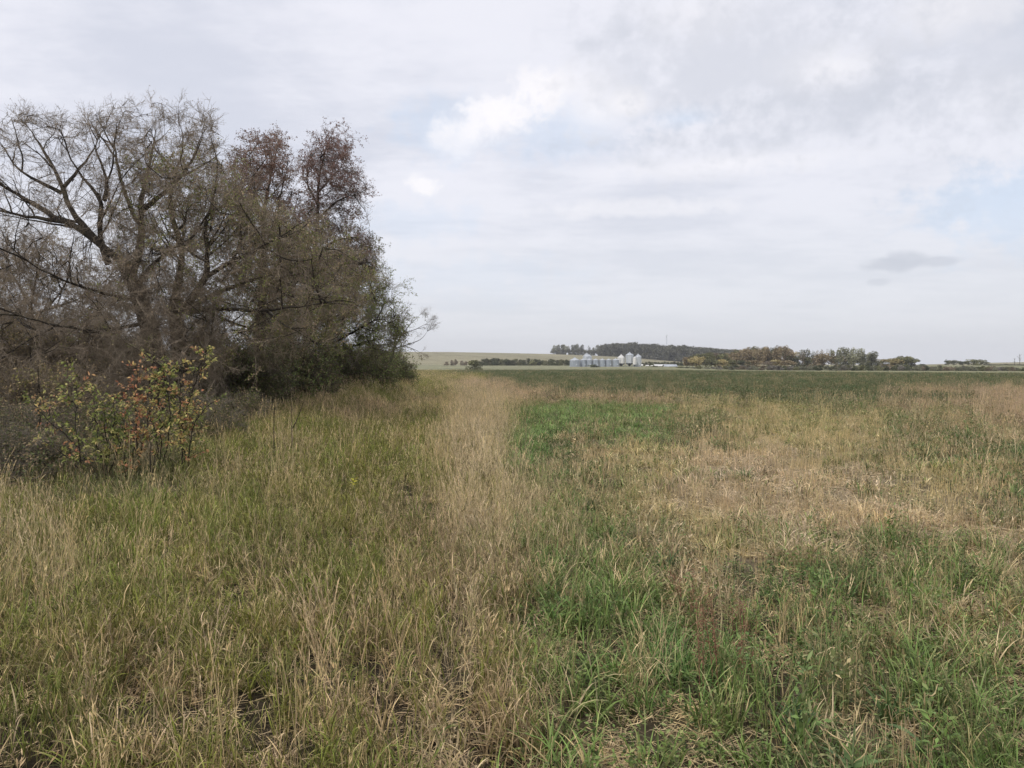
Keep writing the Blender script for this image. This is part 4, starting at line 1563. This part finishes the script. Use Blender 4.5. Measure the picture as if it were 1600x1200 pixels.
# ------------------------------------------------------------------ far trees and shrubs
def mat_far(name, c, var=.35):
    m, nt, b = principled(name, .9, .05)
    g = N(nt, 'ShaderNodeNewGeometry')
    n = N(nt, 'ShaderNodeTexNoise', i_Scale=.35, i_Detail=3.0)
    nt.links.new(g.outputs['Position'], n.inputs['Vector'])
    v = N(nt, 'ShaderNodeAttribute', attribute_name='val')
    oi = N(nt, 'ShaderNodeObjectInfo')
    f = remap(nt, n.outputs[0], .32, .68, 1 - var, 1 + var)
    f = math_node(nt, 'MULTIPLY', f, v.outputs['Fac'])
    f = math_node(nt, 'MULTIPLY', f, remap(nt, oi.outputs['Random'], 0, 1, .8, 1.2, False))
    sc = vmath(nt, 'SCALE', c); nt.links.new(f, sc.inputs['Scale'])
    nt.links.new(sc.outputs[0], b.inputs['Base Color'])
    return m


def crown_far(H, W, n, lf, open_=0.0, lowskirt=.1, seed=0):
    """leaf-clump quads through a lumpy crown, H high and W wide, base at z = 0"""
    lumps = [(RG.normal(0, W * .20), RG.normal(0, W * .20), H * U(lowskirt + .05, .82), W * U(.20, .34)) for _ in range(9)]
    lumps.append((0, 0, H * .8, W * .24))
    C = []
    for i in range(n):
        x0, y0, z0, r0 = lumps[int(U(0, len(lumps) - .01))]
        d = RG.normal(0, 1, 3); d /= np.linalg.norm(d)
        r = r0 * U(.2, 1) ** (.45)
        C.append([x0 + d[0] * r, y0 + d[1] * r, np.clip(z0 + d[2] * r * 1.15 * H / W * .75, H * lowskirt, H * 1.02)])
    C = np.array(C)
    a = RG.normal(0, 1, (n, 3)); a /= np.linalg.norm(a, axis=1, keepdims=True)
    b = np.cross(a, RG.normal(0, 1, (n, 3))); b /= np.linalg.norm(b, axis=1, keepdims=True)
    s = RG.uniform(.6, 1.3, (n, 1)) * lf / 2
    V = np.stack([C - a * s, C - b * s * .7, C + a * s, C + b * s * .7], 1).reshape(-1, 3)
    Fq = np.arange(4 * n).reshape(n, 4)
    val = np.repeat(RG.uniform(.6, 1.4, n), 4)
    return V, Fq, val


def far_proto(kind):
    H, W, n, lf, sk = kind
    V, Fq, val = crown_far(H, W, n, lf, lowskirt=sk)
    me = mesh_of('crown', V, [Fq]); attr(me, 'val', val)
    items = [(np.array([[0, 0, -.5], [U(-.1, .1), 0, H * .4], [U(-.3, .3), U(-.3, .3), H * .8]]), np.array([.16, .12, .04]) * H / 10)]
    for _ in range(6):
        a = U(0, 6.28); z = H * U(.2, .5)
        items.append((np.array([[0, 0, z], [math.cos(a) * W * .2, math.sin(a) * W * .2, z + H * .2], [math.cos(a) * W * .33, math.sin(a) * W * .33, z + H * .38]]), np.array([.07, .05, .02]) * H / 10))
    tm = wood_mesh('trunk', items, M_FARWOOD, 4)
    return me, tm


M_FARWOOD = flat_mat('far_trunk', (.12, .105, .09), .9, .3, 1)
FM = {'tan': mat_far('tan_autumn_crown', (.30, .24, .15)), 'olive': mat_far('olive_crown', (.19, .19, .10)),
      'grey': mat_far('grey_green_crown', (.20, .20, .14)), 'gold': mat_far('gold_crown', (.36, .30, .15)),
      'brown': mat_far('brown_crown', (.23, .19, .14)), 'dark': mat_far('dark_crown', (.095, .105, .06)),
      'pale': mat_far('pale_green_crown', (.28, .28, .18)), 'violet': mat_far('violet_grey_shrub', (.20, .185, .16)),
      'forest': mat_far('hill_forest', (.145, .145, .105))}
PRO = {'tree': [far_proto((12, 9, 1500, .8, .14)) for _ in range(4)],
       'thin': [far_proto((12, 5, 420, .55, .2)) for _ in range(3)],
       'round': [far_proto((7, 9, 1300, .7, .04)) for _ in range(3)],
       'shrub': [far_proto((3, 4.5, 750, .42, .03)) for _ in range(4)]}
_mc = {}


def seg_of(px, cuts):
    for lim, txt in cuts:
        if px < lim:
            return txt
    return cuts[-1][1]


def far_plant(name, label, cat, group, cpx, pyt, D, wpx, col, kind, pyb=None, skirt=None):
    me, tm = PRO[kind][int(RG.integers(0, len(PRO[kind])))]
    H0, W0 = {'tree': (12, 9), 'thin': (12, 5), 'round': (7, 9), 'shrub': (3, 4.5)}[kind]
    key = (me.name, col)
    if key not in _mc:
        c = me.copy(); c.materials.clear(); c.materials.append(FM[col]); _mc[key] = c
    x = (cpx - 800) / F * D
    z = float(terrain(x, D))
    top = at(cpx, pyt, D)[2]
    H = max(top - z, .8)
    W = wpx / F * D
    root = empty(name, (x, D, z), label, cat, group)
    root.rotation_euler = (0, 0, U(0, 6.283))
    root.scale = (W / W0 * U(.9, 1.1), W / W0 * U(.9, 1.1), H / H0)
    add('crown', _mc[key], root)
    add('trunk', tm, root)
    return root


# single round bush in the open field
far_plant('round_bush', 'lone dark green bush standing in the pale field beyond the crop', 'bush', None, 742, 562, 300, 27, 'olive', 'round')
far_plant('low_bush', 'low dark bush in front of the silver grain bins', 'bush', None, 927, 569.5, 440, 20, 'dark', 'shrub')
far_plant('low_bush', 'low dark bush in front of the long white shed', 'bush', None, 1023, 571.5, 440, 16, 'olive', 'shrub')
# dark hedge line beyond the pale field
for i in range(27):
    px = 738 + i * 5.8 + U(-1.5, 1.5)
    t = [559.5, 560, 560.5][i % 3] + (px - 738) * .012 + U(-.8, 1.4) + (2.5 if px < 752 else 0)
    far_plant('field_shrub', 'dark shrub in the far hedge left of the grain bins', 'shrub', 'dark hedge line left of the grain bins', px, t, 600 + U(-8, 8), 13, 'dark' if i % 4 else 'olive', 'shrub')
for px, t in ((706, 560.5), (712, 558.8), (722, 561.5), (728, 562.5), (698, 563)):
    far_plant('field_shrub', 'small brownish shrub at the left start of the far hedge line', 'shrub', 'small shrubs left of the far hedge line', px, t + 2, 620, 8, 'brown', 'shrub')
for i in range(16):
    px = 1058 + i * 2.2 - 10 + U(-2, 2)
    far_plant('field_shrub', 'dark shrub in the low hedge behind the long white shed', 'shrub', 'low hedge right of the grain bins', 1004 + i * 5, 565.5 + U(-.8, 1), 560, 8, 'dark', 'shrub')

# hill-top trees at the left end of the wood
for i, (px, t, w, col, kd) in enumerate(((861, 545, 4, 'grey', 'thin'), (866, 539, 9, 'pale', 'tree'), (873, 538, 9, 'grey', 'tree'), (880, 537.5, 9, 'pale', 'tree'),
                                         (888, 540, 9, 'pale', 'tree'), (895, 538, 9, 'grey', 'tree'), (902, 537, 9, 'grey', 'tree'), (909, 538.5, 7, 'forest', 'tree'),
                                         (920, 539, 7, 'forest', 'thin'), (927, 543, 7, 'grey', 'tree'), (934, 539, 9, 'grey', 'tree'), (942, 539.5, 9, 'forest', 'tree'))):
    far_plant('hilltop_tree', ('lone thin tree left of the wood on the skyline' if i == 0 else 'pale grey green tree at the thin left end of the hilltop wood'), 'tree',
              None if i == 0 else 'trees at the left end of the hilltop wood', px, t, 1330, w, col, kd)


for i in range(17):
    far_plant('hilltop_bush', 'low grey green bush under the thin left end of the hilltop wood', 'bush', 'bushes under the left end of the hilltop wood', 864 + i * 5, 546 + U(-1.5, 2), 1325, 9, ['grey', 'forest'][i % 2], 'round')


# the wood itself: one mass on the slope
def hill_wood():
    obs = []
    for _ in range(5):
        V, Fq, val = crown_far(14, 10, 520, 1.5, lowskirt=.12)
        g = Geo()
        for x in (0,):
            g.tube(np.array([[0, 0, -1], [0, 0, 9.]]), [.3, .15], 4)
        V2 = np.concatenate(g.V); F2 = np.concatenate(g.F)
        me = mesh_of('wood_tree', np.concatenate([V, V2]), [np.concatenate([Fq, F2 + len(V)])])
        me.materials.append(FM['forest']); me.materials.append(M_PALETRUNK)
        mi = np.concatenate([np.zeros(len(Fq), dtype=np.int32), np.ones(len(F2), dtype=np.int32)])
        me.polygons.foreach_set('material_index', mi)
        attr(me, 'val', np.concatenate([val, np.ones(len(V2))]))
        obs.append(bpy.data.objects.new('wood_tree', me))
    ng = scatter_group('wood_scatter', [obs])
    n = 2300
    px = RG.uniform(940, 1205, n)
    lo = np.interp(px, [940, 1000, 1080, 1128, 1205], [1290, 1240, 1120, 1060, 1040])
    D = lo + RG.uniform(0, 1, n) * np.interp(px, [940, 1128], [230, 420])
    x = (px - 800) / F * D
    z = terrain(x, D)
    top = np.interp(px, [940, 960, 1000, 1030, 1060, 1100, 1128, 1205], [540, 538, 537, 538, 541, 545, 547.5, 550.5])
    H = np.minimum(CAM_Z + (572 - top) / F * D - z, 22)
    H = np.maximum(H * RG.uniform(.70, 1.08, n) * (.9 + .2 * fbm(x / 25, D / 25, 3, 2)), 8) / 14
    s = RG.uniform(.9, 1.25, n)
    one = np.ones((n, 3))
    scatter('hill_wood', np.stack([x, D, z], -1), np.stack([np.zeros(n), np.zeros(n), RG.uniform(0, 6.28, n)], -1), np.stack([s, s, H], -1),
            np.zeros(n, dtype=int), one, one, np.zeros(n), ng, 5)['label'] = 'dark green wood covering the far hillside'


M_PALETRUNK = flat_mat('pale_aspen_trunk', (.38, .36, .32), .8, .2, 1)
hill_wood()

# the big autumn grove right of the bins
GSEG = ((1130, 'left third'), (1190, 'middle'), (9999, 'right third'))
grove = []
for i in range(34):
    px = 1072 + i * 5.1 + U(-2, 2)
    top = np.interp(px, [1068, 1085, 1105, 1125, 1140, 1155, 1180, 1215, 1232, 1245], [562, 553, 549, 551, 552, 543.5, 541.5, 541, 541, 552]) + U(-.5, 2.5)
    col = ['olive', 'tan', 'brown', 'tan', 'gold', 'olive'][int(U(0, 5.99))] if px > 1150 else ['olive', 'dark', 'tan', 'olive', 'brown'][int(U(0, 4.99))]
    grove.append((px, top, 455 + U(-14, 25), U(15, 21), col, 'tree'))
for px, top, w, col in ((1088, 556, 26, 'gold'), (1112, 560, 24, 'olive'), (1128, 561, 26, 'gold'), (1145, 562, 22, 'olive'), (1178, 562, 26, 'tan'),
                        (1200, 564, 24, 'brown'), (1210, 562, 26, 'gold'), (1230, 563, 26, 'tan'), (1160, 563, 24, 'dark')):
    grove.append((px, top, 428 + U(-8, 8), w, col, 'round'))
CN = {'olive': 'olive green', 'tan': 'tan brown', 'brown': 'dull brown', 'gold': 'yellowish gold', 'dark': 'dark green', 'pale': 'pale green', 'grey': 'grey green'}
for px, top, D, w, col, kd in grove:
    far_plant('grove_tree', ('tall ' if kd == 'tree' else 'low round ') + CN[col] + ' tree in the ' + seg_of(px, GSEG) + ' of the big grove', 'tree',
              ('tall ' if kd == 'tree' else 'low ') + CN[col] + ' trees of the grove, ' + seg_of(px, GSEG), px, top, D, w, col, kd)
# right-hand, thinner part of the row
row = [(1254, 546, 9, 'brown', 'thin'), (1262, 545, 12, 'grey', 'tree'), (1270, 546, 9, 'grey', 'thin'), (1277, 545, 7, 'tan', 'thin'), (1284, 545, 6, 'tan', 'thin'),
       (1294, 545, 5, 'brown', 'thin'), (1299, 544, 5, 'grey', 'thin'), (1248, 556, 18, 'dark', 'round'), (1262, 557, 20, 'olive', 'round'), (1285, 553, 30, 'tan', 'round'),
       (1306, 555, 26, 'tan', 'round'), (1275, 560, 26, 'brown', 'round'), (1310, 546, 12, 'pale', 'tree'), (1322, 542.5, 16, 'pale', 'tree'), (1333, 543, 16, 'pale', 'tree'),
       (1326, 556, 20, 'grey', 'round'), (1347, 551, 13, 'grey', 'tree'), (1358, 551, 10, 'pale', 'tree'), (1368, 549, 11, 'grey', 'tree'), (1345, 560, 24, 'dark', 'round'),
       (1362, 563, 20, 'olive', 'round'), (1380, 561, 22, 'gold', 'round'), (1398, 560, 26, 'gold', 'round'), (1392, 560, 18, 'olive', 'round'), (1408, 556, 24, 'grey', 'round'),
       (1418, 556.5, 24, 'olive', 'round'), (1428, 561, 18, 'grey', 'round'), (1440, 568.5, 14, 'dark', 'round')]
for px, top, w, col, kd in row:
    w = w * (1.45 if kd == 'tree' else 1.2)
    k = {'thin': 'thin upright ', 'tree': 'airy ', 'round': 'rounded '}[kd]
    far_plant('row_tree', k + CN[col] + ' tree in the gappy row right of the big grove', 'tree', k + CN[col] + ' trees of the row right of the grove', px, top, 450 + U(-12, 12), w, col, kd)
for px, top, w, col, kd in ((1478, 561, 3.5, 'dark', 'thin'), (1482, 563, 12, 'dark', 'round'), (1490, 562.5, 14, 'grey', 'round'), (1500, 564, 14, 'dark', 'round'), (1512, 563.5, 16, 'grey', 'round'),
                            (1522, 561.5, 18, 'olive', 'round'), (1532, 561.5, 16, 'pale', 'round'), (1541, 565, 10, 'grey', 'round')):
    far_plant('far_tree', CN[col] + ' tree in the small isolated copse near the right edge', 'tree', CN[col] + ' trees of the small copse at right', px, top, 560 + U(-10, 10), w, col, kd)
# willow scrub along the field edge
WSEG = ((1150, 'below the left half of the grove'), (1245, 'below the right half of the grove'), (1340, 'below the gappy tree row'), (1445, 'below the last gold trees'), (1550, 'below the isolated copse'), (9999, 'by the right frame edge'))
n = 0
for i in range(104):
    px = 1062 + i * 5.25 + U(-2, 2)
    if px < 1120 and i % 2:
        continue
    base = np.interp(px, [1060, 1200, 1400, 1600], [405, 330, 300, 285])
    top = np.interp(px, [1060, 1100, 1200, 1300, 1450, 1600], [573, 571.5, 571.5, 571, 571, 573]) + U(-1, 1.6)
    col = ['grey', 'violet', 'brown', 'grey', 'olive', 'dark'][int(U(0, 5.99))]
    cn = {'violet': 'violet grey'}.get(col) or CN[col]
    far_plant('willow_shrub', cn + ' willow shrub ' + seg_of(px, WSEG), 'shrub', cn + ' willow shrubs ' + seg_of(px, WSEG), px, top, base + U(-10, 14), U(10, 15), col, 'shrub')
# second scrub line near the right edge, farther away
for i in range(20):
    px = 1545 + i * 4 + U(-1, 1)
    far_plant('scrub_bush', 'olive bush in the farther scrub below the skyline at the right edge', 'shrub', 'farther scrub at the right edge', px, 569.5 + U(-1, 1), 520 + U(-20, 60), 10, 'olive' if i % 3 else 'grey', 'shrub')


def snag(label, px, top, D, n):
    x = (px - 800) / F * D; z = float(terrain(x, D)); H = at(px, top, D)[2] - z
    root = empty('dead_tree', (x, D, z), label, 'dead tree')
    add('trunk', wood_mesh('trunk', [(np.array([[0, 0, -.3], [.1, 0, H * .5], [0, 0, H]]), np.array([.22, .16, .05]))], M_FARWOOD, 6), root)
    for k in range(n):
        a = U(0, 6.283); zz = H * U(.35, .9); ln = H * U(.12, .25)
        d = np.array([math.cos(a), math.sin(a), .8]); d /= np.linalg.norm(d)
        p = np.array([0, 0, zz])
        add('branch', wood_mesh('branch', [(np.stack([p, p + d * ln * .6, p + d * ln + np.array([0, 0, ln * .2])]), np.array([.09, .06, .03]))], M_FARWOOD, 4), root)


snag('tall dead tree standing on the skyline at the right edge', 1593, 553, 520, 12)
snag('short dead tree on the skyline left of the taller one', 1585, 560, 520, 8)


# ------------------------------------------------------------------ grain bins
def mat_metal(name, c, rough, metal, ribs=True, ring=0.0):
    m, nt, b = principled(name, rough, .4)
    b.inputs['Metallic'].default_value = metal
    g = N(nt, 'ShaderNodeTexCoord')
    n = N(nt, 'ShaderNodeTexNoise', i_Scale=1.4, i_Detail=5.0)
    mp = N(nt, 'ShaderNodeMapping'); mp.inputs['Scale'].default_value = (1, 1, .25)
    nt.links.new(g.outputs['Object'], mp.inputs[0]); nt.links.new(mp.outputs[0], n.inputs['Vector'])
    f = remap(nt, n.outputs[0], .3, .7)
    nt.links.new(mixc(nt, f, tuple(x * .82 for x in c), tuple(min(1, x * 1.1) for x in c)), b.inputs['Base Color'])
    return m


M_GALV = mat_metal('galvanised_steel', (.40, .44, .49), .5, .35)
M_ROOF = mat_metal('galvanised_roof', (.58, .61, .64), .45, .35)
M_WHITE = mat_metal('white_painted_steel', (.78, .77, .74), .5, .0)
M_DARKST = mat_metal('dark_steel', (.10, .11, .12), .6, .3)
M_CONC = flat_mat('concrete', (.35, .34, .32), .9, .15, 2)


def lathe(prof, sides=40):
    prof = np.array(prof); k = len(prof)
    an = np.arange(sides) * 2 * np.pi / sides
    V = np.stack([prof[:, None, 0] * np.cos(an), prof[:, None, 0] * np.sin(an), np.repeat(prof[:, 1:2], sides, 1)], -1).reshape(-1, 3)
    i, j = np.meshgrid(np.arange(k - 1), np.arange(sides), indexing='ij')
    jn = (j + 1) % sides
    Fq = np.stack([i * sides + j, i * sides + jn, (i + 1) * sides + jn, (i + 1) * sides + j], -1).reshape(-1, 4)
    return V, Fq


def bin_(label, cpx, wpx, eave, peak, base, D, wall, roofm, hopper=False, group=None):
    k = D / F
    x = (cpx - 800) / F * D
    zb = float(terrain(x, D))
    R = wpx * k / 2
    ze = at(cpx, eave, D)[2] - zb
    zp = at(cpx, peak, D)[2] - zb
    root = empty('grain_bin', (x, D, zb), label, 'grain bin', group)
    z0 = 0.15
    if hopper:
        z0 = max(1.3, at(cpx, base, D)[2] - zb)
    # corrugated wall: rings proud of one another
    nr = max(6, int((ze - z0) / .42))
    prof = []
    for i in range(nr):
        a, b2 = z0 + (ze - z0) * i / nr, z0 + (ze - z0) * (i + 1) / nr
        prof += [(R, a), (R + .035, a + (b2 - a) * .35), (R + .035, a + (b2 - a) * .65), (R, b2 - .01)]
    V, Fq = lathe(prof)
    add('wall', mesh_of('wall', V, [Fq], wall), root)
    V, Fq = lathe([(R + .12, ze - .05), (R + .12, ze + .03), (R * .55, ze + (zp - ze) * .50), (.42, zp - .18), (.42, zp), (.36, zp + .05), (0.01, zp + .06)])
    add('roof', mesh_of('roof', V, [Fq], roofm), root)
    V, Fq = lathe([(.30, zp + .04), (.34, zp + .22), (.30, zp + .34), (.01, zp + .38)], 16)
    add('roof_cap', mesh_of('roof_cap', V, [Fq], roofm), root)
    # roof ribs
    its = []
    for i in range(16):
        a = i * math.pi / 8
        its.append((np.array([[math.cos(a) * R * 1.02, math.sin(a) * R * 1.02, ze + .05], [math.cos(a) * .45, math.sin(a) * .45, zp - .1]]), np.array([.035, .03])))
    add('roof_ribs', wood_mesh('roof_ribs', its, roofm, 4), root)
    # ladder on the side toward the yard
    its = []
    for s in (-.2, .2):
        its.append((np.array([[s, -R - .16, z0], [s, -R - .16, ze]]), np.array([.03, .03])))
    for i in range(int((ze - z0) / .35)):
        its.append((np.array([[-.2, -R - .16, z0 + .2 + i * .35], [.2, -R - .16, z0 + .2 + i * .35]]), np.array([.018, .018])))
    lad = add('ladder', wood_mesh('ladder', its, M_GALV, 4), root)
    lad.rotation_euler = (0, 0, U(-.9, .9))
    if hopper:
        V, Fq = lathe([(R, z0), (.35, .55), (.3, .35), (.01, .33)])
        add('hopper', mesh_of('hopper', V, [Fq], M_DARKST), root)
        for i in range(8):
            a = i * math.pi / 4 + .2
            add('leg', wood_mesh('leg', [(np.array([[math.cos(a) * (R + .03), math.sin(a) * (R + .03), 0.0], [math.cos(a) * (R + .03), math.sin(a) * (R + .03), z0 + .3]]), np.array([.09, .09]))], M_GALV, 6), root)
        V, Fq = lathe([(R + .06, .16), (R + .06, .28), (R - .1, .28), (R - .1, .16), (R + .06, .16)])
        add('skid_ring', mesh_of('skid_ring', V, [Fq], M_DARKST), root)
    else:
        V, Fq = lathe([(R + .35, -.4), (R + .35, .15), (.01, .15)])
        add('foundation', mesh_of('foundation', V, [Fq], M_CONC), root)
        # door
        a = -math.pi / 2 + U(.3, .8)
        w = .35
        Vd = []
        for aa in (a - w / R, a + w / R):
            for rr in (R + .02, R + .09):
                for zz in (z0 + .4, z0 + 1.5):
                    Vd.append((math.cos(aa) * rr, math.sin(aa) * rr, zz))
        Fd = [[0, 1, 3, 2], [4, 6, 7, 5], [2, 3, 7, 6], [0, 4, 5, 1], [1, 5, 7, 3], [0, 2, 6, 4]]
        add('door', mesh_of('door', Vd, [Fd], roofm), root)
    return root


GB = 'grain bins in the farmyard'
bin_('widest silver grain bin at the left end of the front row', 898, 15.6, 563, 559, 573, 476, M_GALV, M_ROOF, group=GB)
bin_('tall silver grain bin standing behind the front row', 917.6, 14, 557, 552.8, 572, 492, M_ROOF, M_ROOF, group=GB)
for i, (px, w) in enumerate(((911, 9.6), (920.5, 9.8), (930.6, 10), (941, 10), (951, 9.6), (961.8, 11))):
    bin_('%s small silver grain bin right of the widest one in the front row' % ('first', 'second', 'third', 'fourth', 'fifth', 'sixth and last')[i], px, w, 562.6, 560.8 - (.3 if i == 5 else 0), 572.6, 479, M_GALV, M_ROOF, group=GB)
bin_('white hopper bottom grain bin with pointed roof', 970.5, 11.6, 559, 554.3, 568, 484, M_WHITE, M_WHITE, True, group=GB)
bin_('tallest silver hopper bottom grain bin with domed roof', 983.6, 12, 554.5, 551, 567.5, 482, M_ROOF, M_ROOF, True, group=GB)
bin_('small white bin squeezed between the two tall silver ones', 991.6, 6, 559.3, 558, 571, 479, M_WHITE, M_WHITE, True, group=GB)
bin_('tall silver grain bin at the right end of the yard', 997, 10, 557.4, 553.6, 570, 484, M_ROOF, M_ROOF, False, group=GB)


def box(x0, x1, y0, y1, z0, z1):
    V = [(x, y, z) for x in (x0, x1) for y in (y0, y1) for z in (z0, z1)]
    return V, [[0, 1, 3, 2], [4, 6, 7, 5], [2, 3, 7, 6], [0, 4, 5, 1], [1, 5, 7, 3], [0, 2, 6, 4]]


def shed(label, px0, px1, pye, pyr, D, wallm, roofm, dep=8):
    x0, x1 = (px0 - 800) / F * D, (px1 - 800) / F * D
    zb = float(terrain((x0 + x1) / 2, D))
    W = (x1 - x0) / 2
    ze, zr = at(px0, pye, D)[2] - zb, at(px0, pyr, D)[2] - zb
    root = empty('shed', ((x0 + x1) / 2, D, zb), label, 'shed')
    V, Fq = box(-W, W, -dep / 2, dep / 2, -.3, ze)
    V = list(V) + [(-W, 0, zr - .05), (W, 0, zr - .05)]
    add('wall', mesh_of('wall', V, [Fq, [[1, 3, 8]], [[5, 9, 7]]], wallm), root)
    h = .12
    for s in (-1, 1):
        e = dep / 2 + .35
        V = [(-W - .3, 0, zr), (W + .3, 0, zr), (W + .3, s * e, ze - .1), (-W - .3, s * e, ze - .1)]
        V += [(a, b, c + h) for a, b, c in V]
        add('roof', mesh_of('roof', V, [[[0, 1, 2, 3], [4, 7, 6, 5], [0, 4, 5, 1], [1, 5, 6, 2], [2, 6, 7, 3], [3, 7, 4, 0]]], roofm), root)
    V, Fq = box(-W * .35, W * .05, -dep / 2 - .06, -dep / 2 - .005, 0, ze * .8)
    add('door', mesh_of('door', V, [Fq], M_DARKST), root)
    V, Fq = box(W * .4, W * .6, -dep / 2 - .05, -dep / 2 - .005, ze * .4, ze * .7)
    add('window', mesh_of('window', V, [Fq], M_DARKST), root)


shed('long low white roofed shed right of the grain bins', 1022, 1042, 572, 569.4, 505, M_GALV, M_WHITE)
shed('pale grey shed right of the long white roofed one', 1037, 1056, 572.5, 569.5, 490, M_WHITE, M_ROOF)


def tank(label, cpx, wpx, top, D):
    x = (cpx - 800) / F * D; zb = float(terrain(x, D)); H = at(cpx, top, D)[2] - zb
    W = wpx * D / F / 2
    r = H / 2
    root = empty('storage_tank', (x, D, zb), label, 'tank', 'white tanks by the grain bins')
    V, Fq = lathe([(.01, -W), (r * .6, -W * .96), (r * .9, -W * .85), (r, -W * .7), (r, W * .7), (r * .9, W * .85), (r * .6, W * .96), (.01, W)], 24)
    V = np.stack([V[:, 2], V[:, 0], V[:, 1] + r + .12], -1)
    add('body', mesh_of('body', V, [Fq], M_WHITE, True), root)
    for s in (-.5, .5):
        Vb, Fb = box(W * s - .12, W * s + .12, -r * .7, r * .7, -.1, .4)
        add('leg', mesh_of('leg', Vb, [Fb], M_DARKST), root)


tank('small white tank right beside the last silver bin', 1003.2, 3, 569.2, 470)
tank('rounded white tank between the bins and the sheds', 1011.2, 6, 570.5, 465)
tank('small white tank just left of the long shed', 1018.5, 4, 571, 465)

# radio mast on the hill
xm, Dm = (1041.5 - 800) / F * 1450, 1450
zm = float(terrain(xm, Dm)); Hm = at(1041, 523, Dm)[2] - zm
root = empty('radio_mast', (xm, Dm, zm), 'thin lattice radio mast rising behind the hilltop wood', 'mast')
items = []
for k in range(3):
    a = k * 2.094
    p = np.array([math.cos(a), math.sin(a), 0]) * .55
    add('leg', wood_mesh('leg', [(np.array([p, p + [0, 0, Hm]]), np.array([.09, .09]))], M_GALV, 5), root)
    p2 = np.array([math.cos(a + 2.094), math.sin(a + 2.094), 0]) * .55
    for j in range(int(Hm / 1.5)):
        z = j * 1.5
        items.append((np.array([p + [0, 0, z], p2 + [0, 0, z + 1.5]]), np.array([.04, .04])))
tag(add('bracing', wood_mesh('bracing', items, M_GALV, 3), root), kind='stuff')
for k, z in enumerate((-.8, -1.6, -3.4, -4.4)):
    a = k * 1.6
    V, Fq = box(-.3, .3, -.15, .15, -1.1, 1.1)
    o = add('antenna', mesh_of('antenna', V, [Fq], M_WHITE), root, (math.cos(a) * 1.0, math.sin(a) * 1.0, Hm + z))
    o.rotation_euler = (0, 0, a)

# ------------------------------------------------------------------ the air
V, Fq = box(-3060, 3060, -3060, 3060, -2.5, 90)
hm = bpy.data.materials.new('air')
hm.use_nodes = True
hn = hm.node_tree
hn.nodes.clear()
pv = N(hn, 'ShaderNodeVolumePrincipled')
pv.inputs['Color'].default_value = (.93, .95, 1.0, 1)
pv.inputs['Density'].default_value = HAZE
pv.inputs['Anisotropy'].default_value = 0.2
ho = N(hn, 'ShaderNodeOutputMaterial')
hn.links.new(pv.outputs[0], ho.inputs['Volume'])
hz_o = add('haze', mesh_of('haze', V, [Fq], hm))
tag(hz_o, kind='stuff')

# ------------------------------------------------------------------ every look-alike gets its own place in its row
ORD = ('leftmost second third fourth fifth sixth seventh eighth ninth tenth eleventh twelfth thirteenth fourteenth fifteenth sixteenth seventeenth '
       'eighteenth nineteenth twentieth').split()
TENS = {2: 'twenty', 3: 'thirty'}


def ordinal(i, n):
    if i == 0:
        return 'leftmost'
    if i == n - 1:
        return 'rightmost'
    if i < 20:
        return ORD[i] + ' from left'
    k = i + 1
    return TENS[k // 10] + '-' + ('first second third fourth fifth sixth seventh eighth ninth'.split()[k % 10 - 1]) + ' from left' if k % 10 else 'thirtieth from left'


by = {}
for o in SC.objects:
    if o.parent is None and o.get('label'):
        by.setdefault(o['label'], []).append(o)
for lab, obs in by.items():
    if len(obs) > 1:
        obs.sort(key=lambda o: o.location.x / max(o.location.y, 1e-3))
        for i, o in enumerate(obs):
            o['label'] = lab + ', ' + ordinal(i, len(obs))
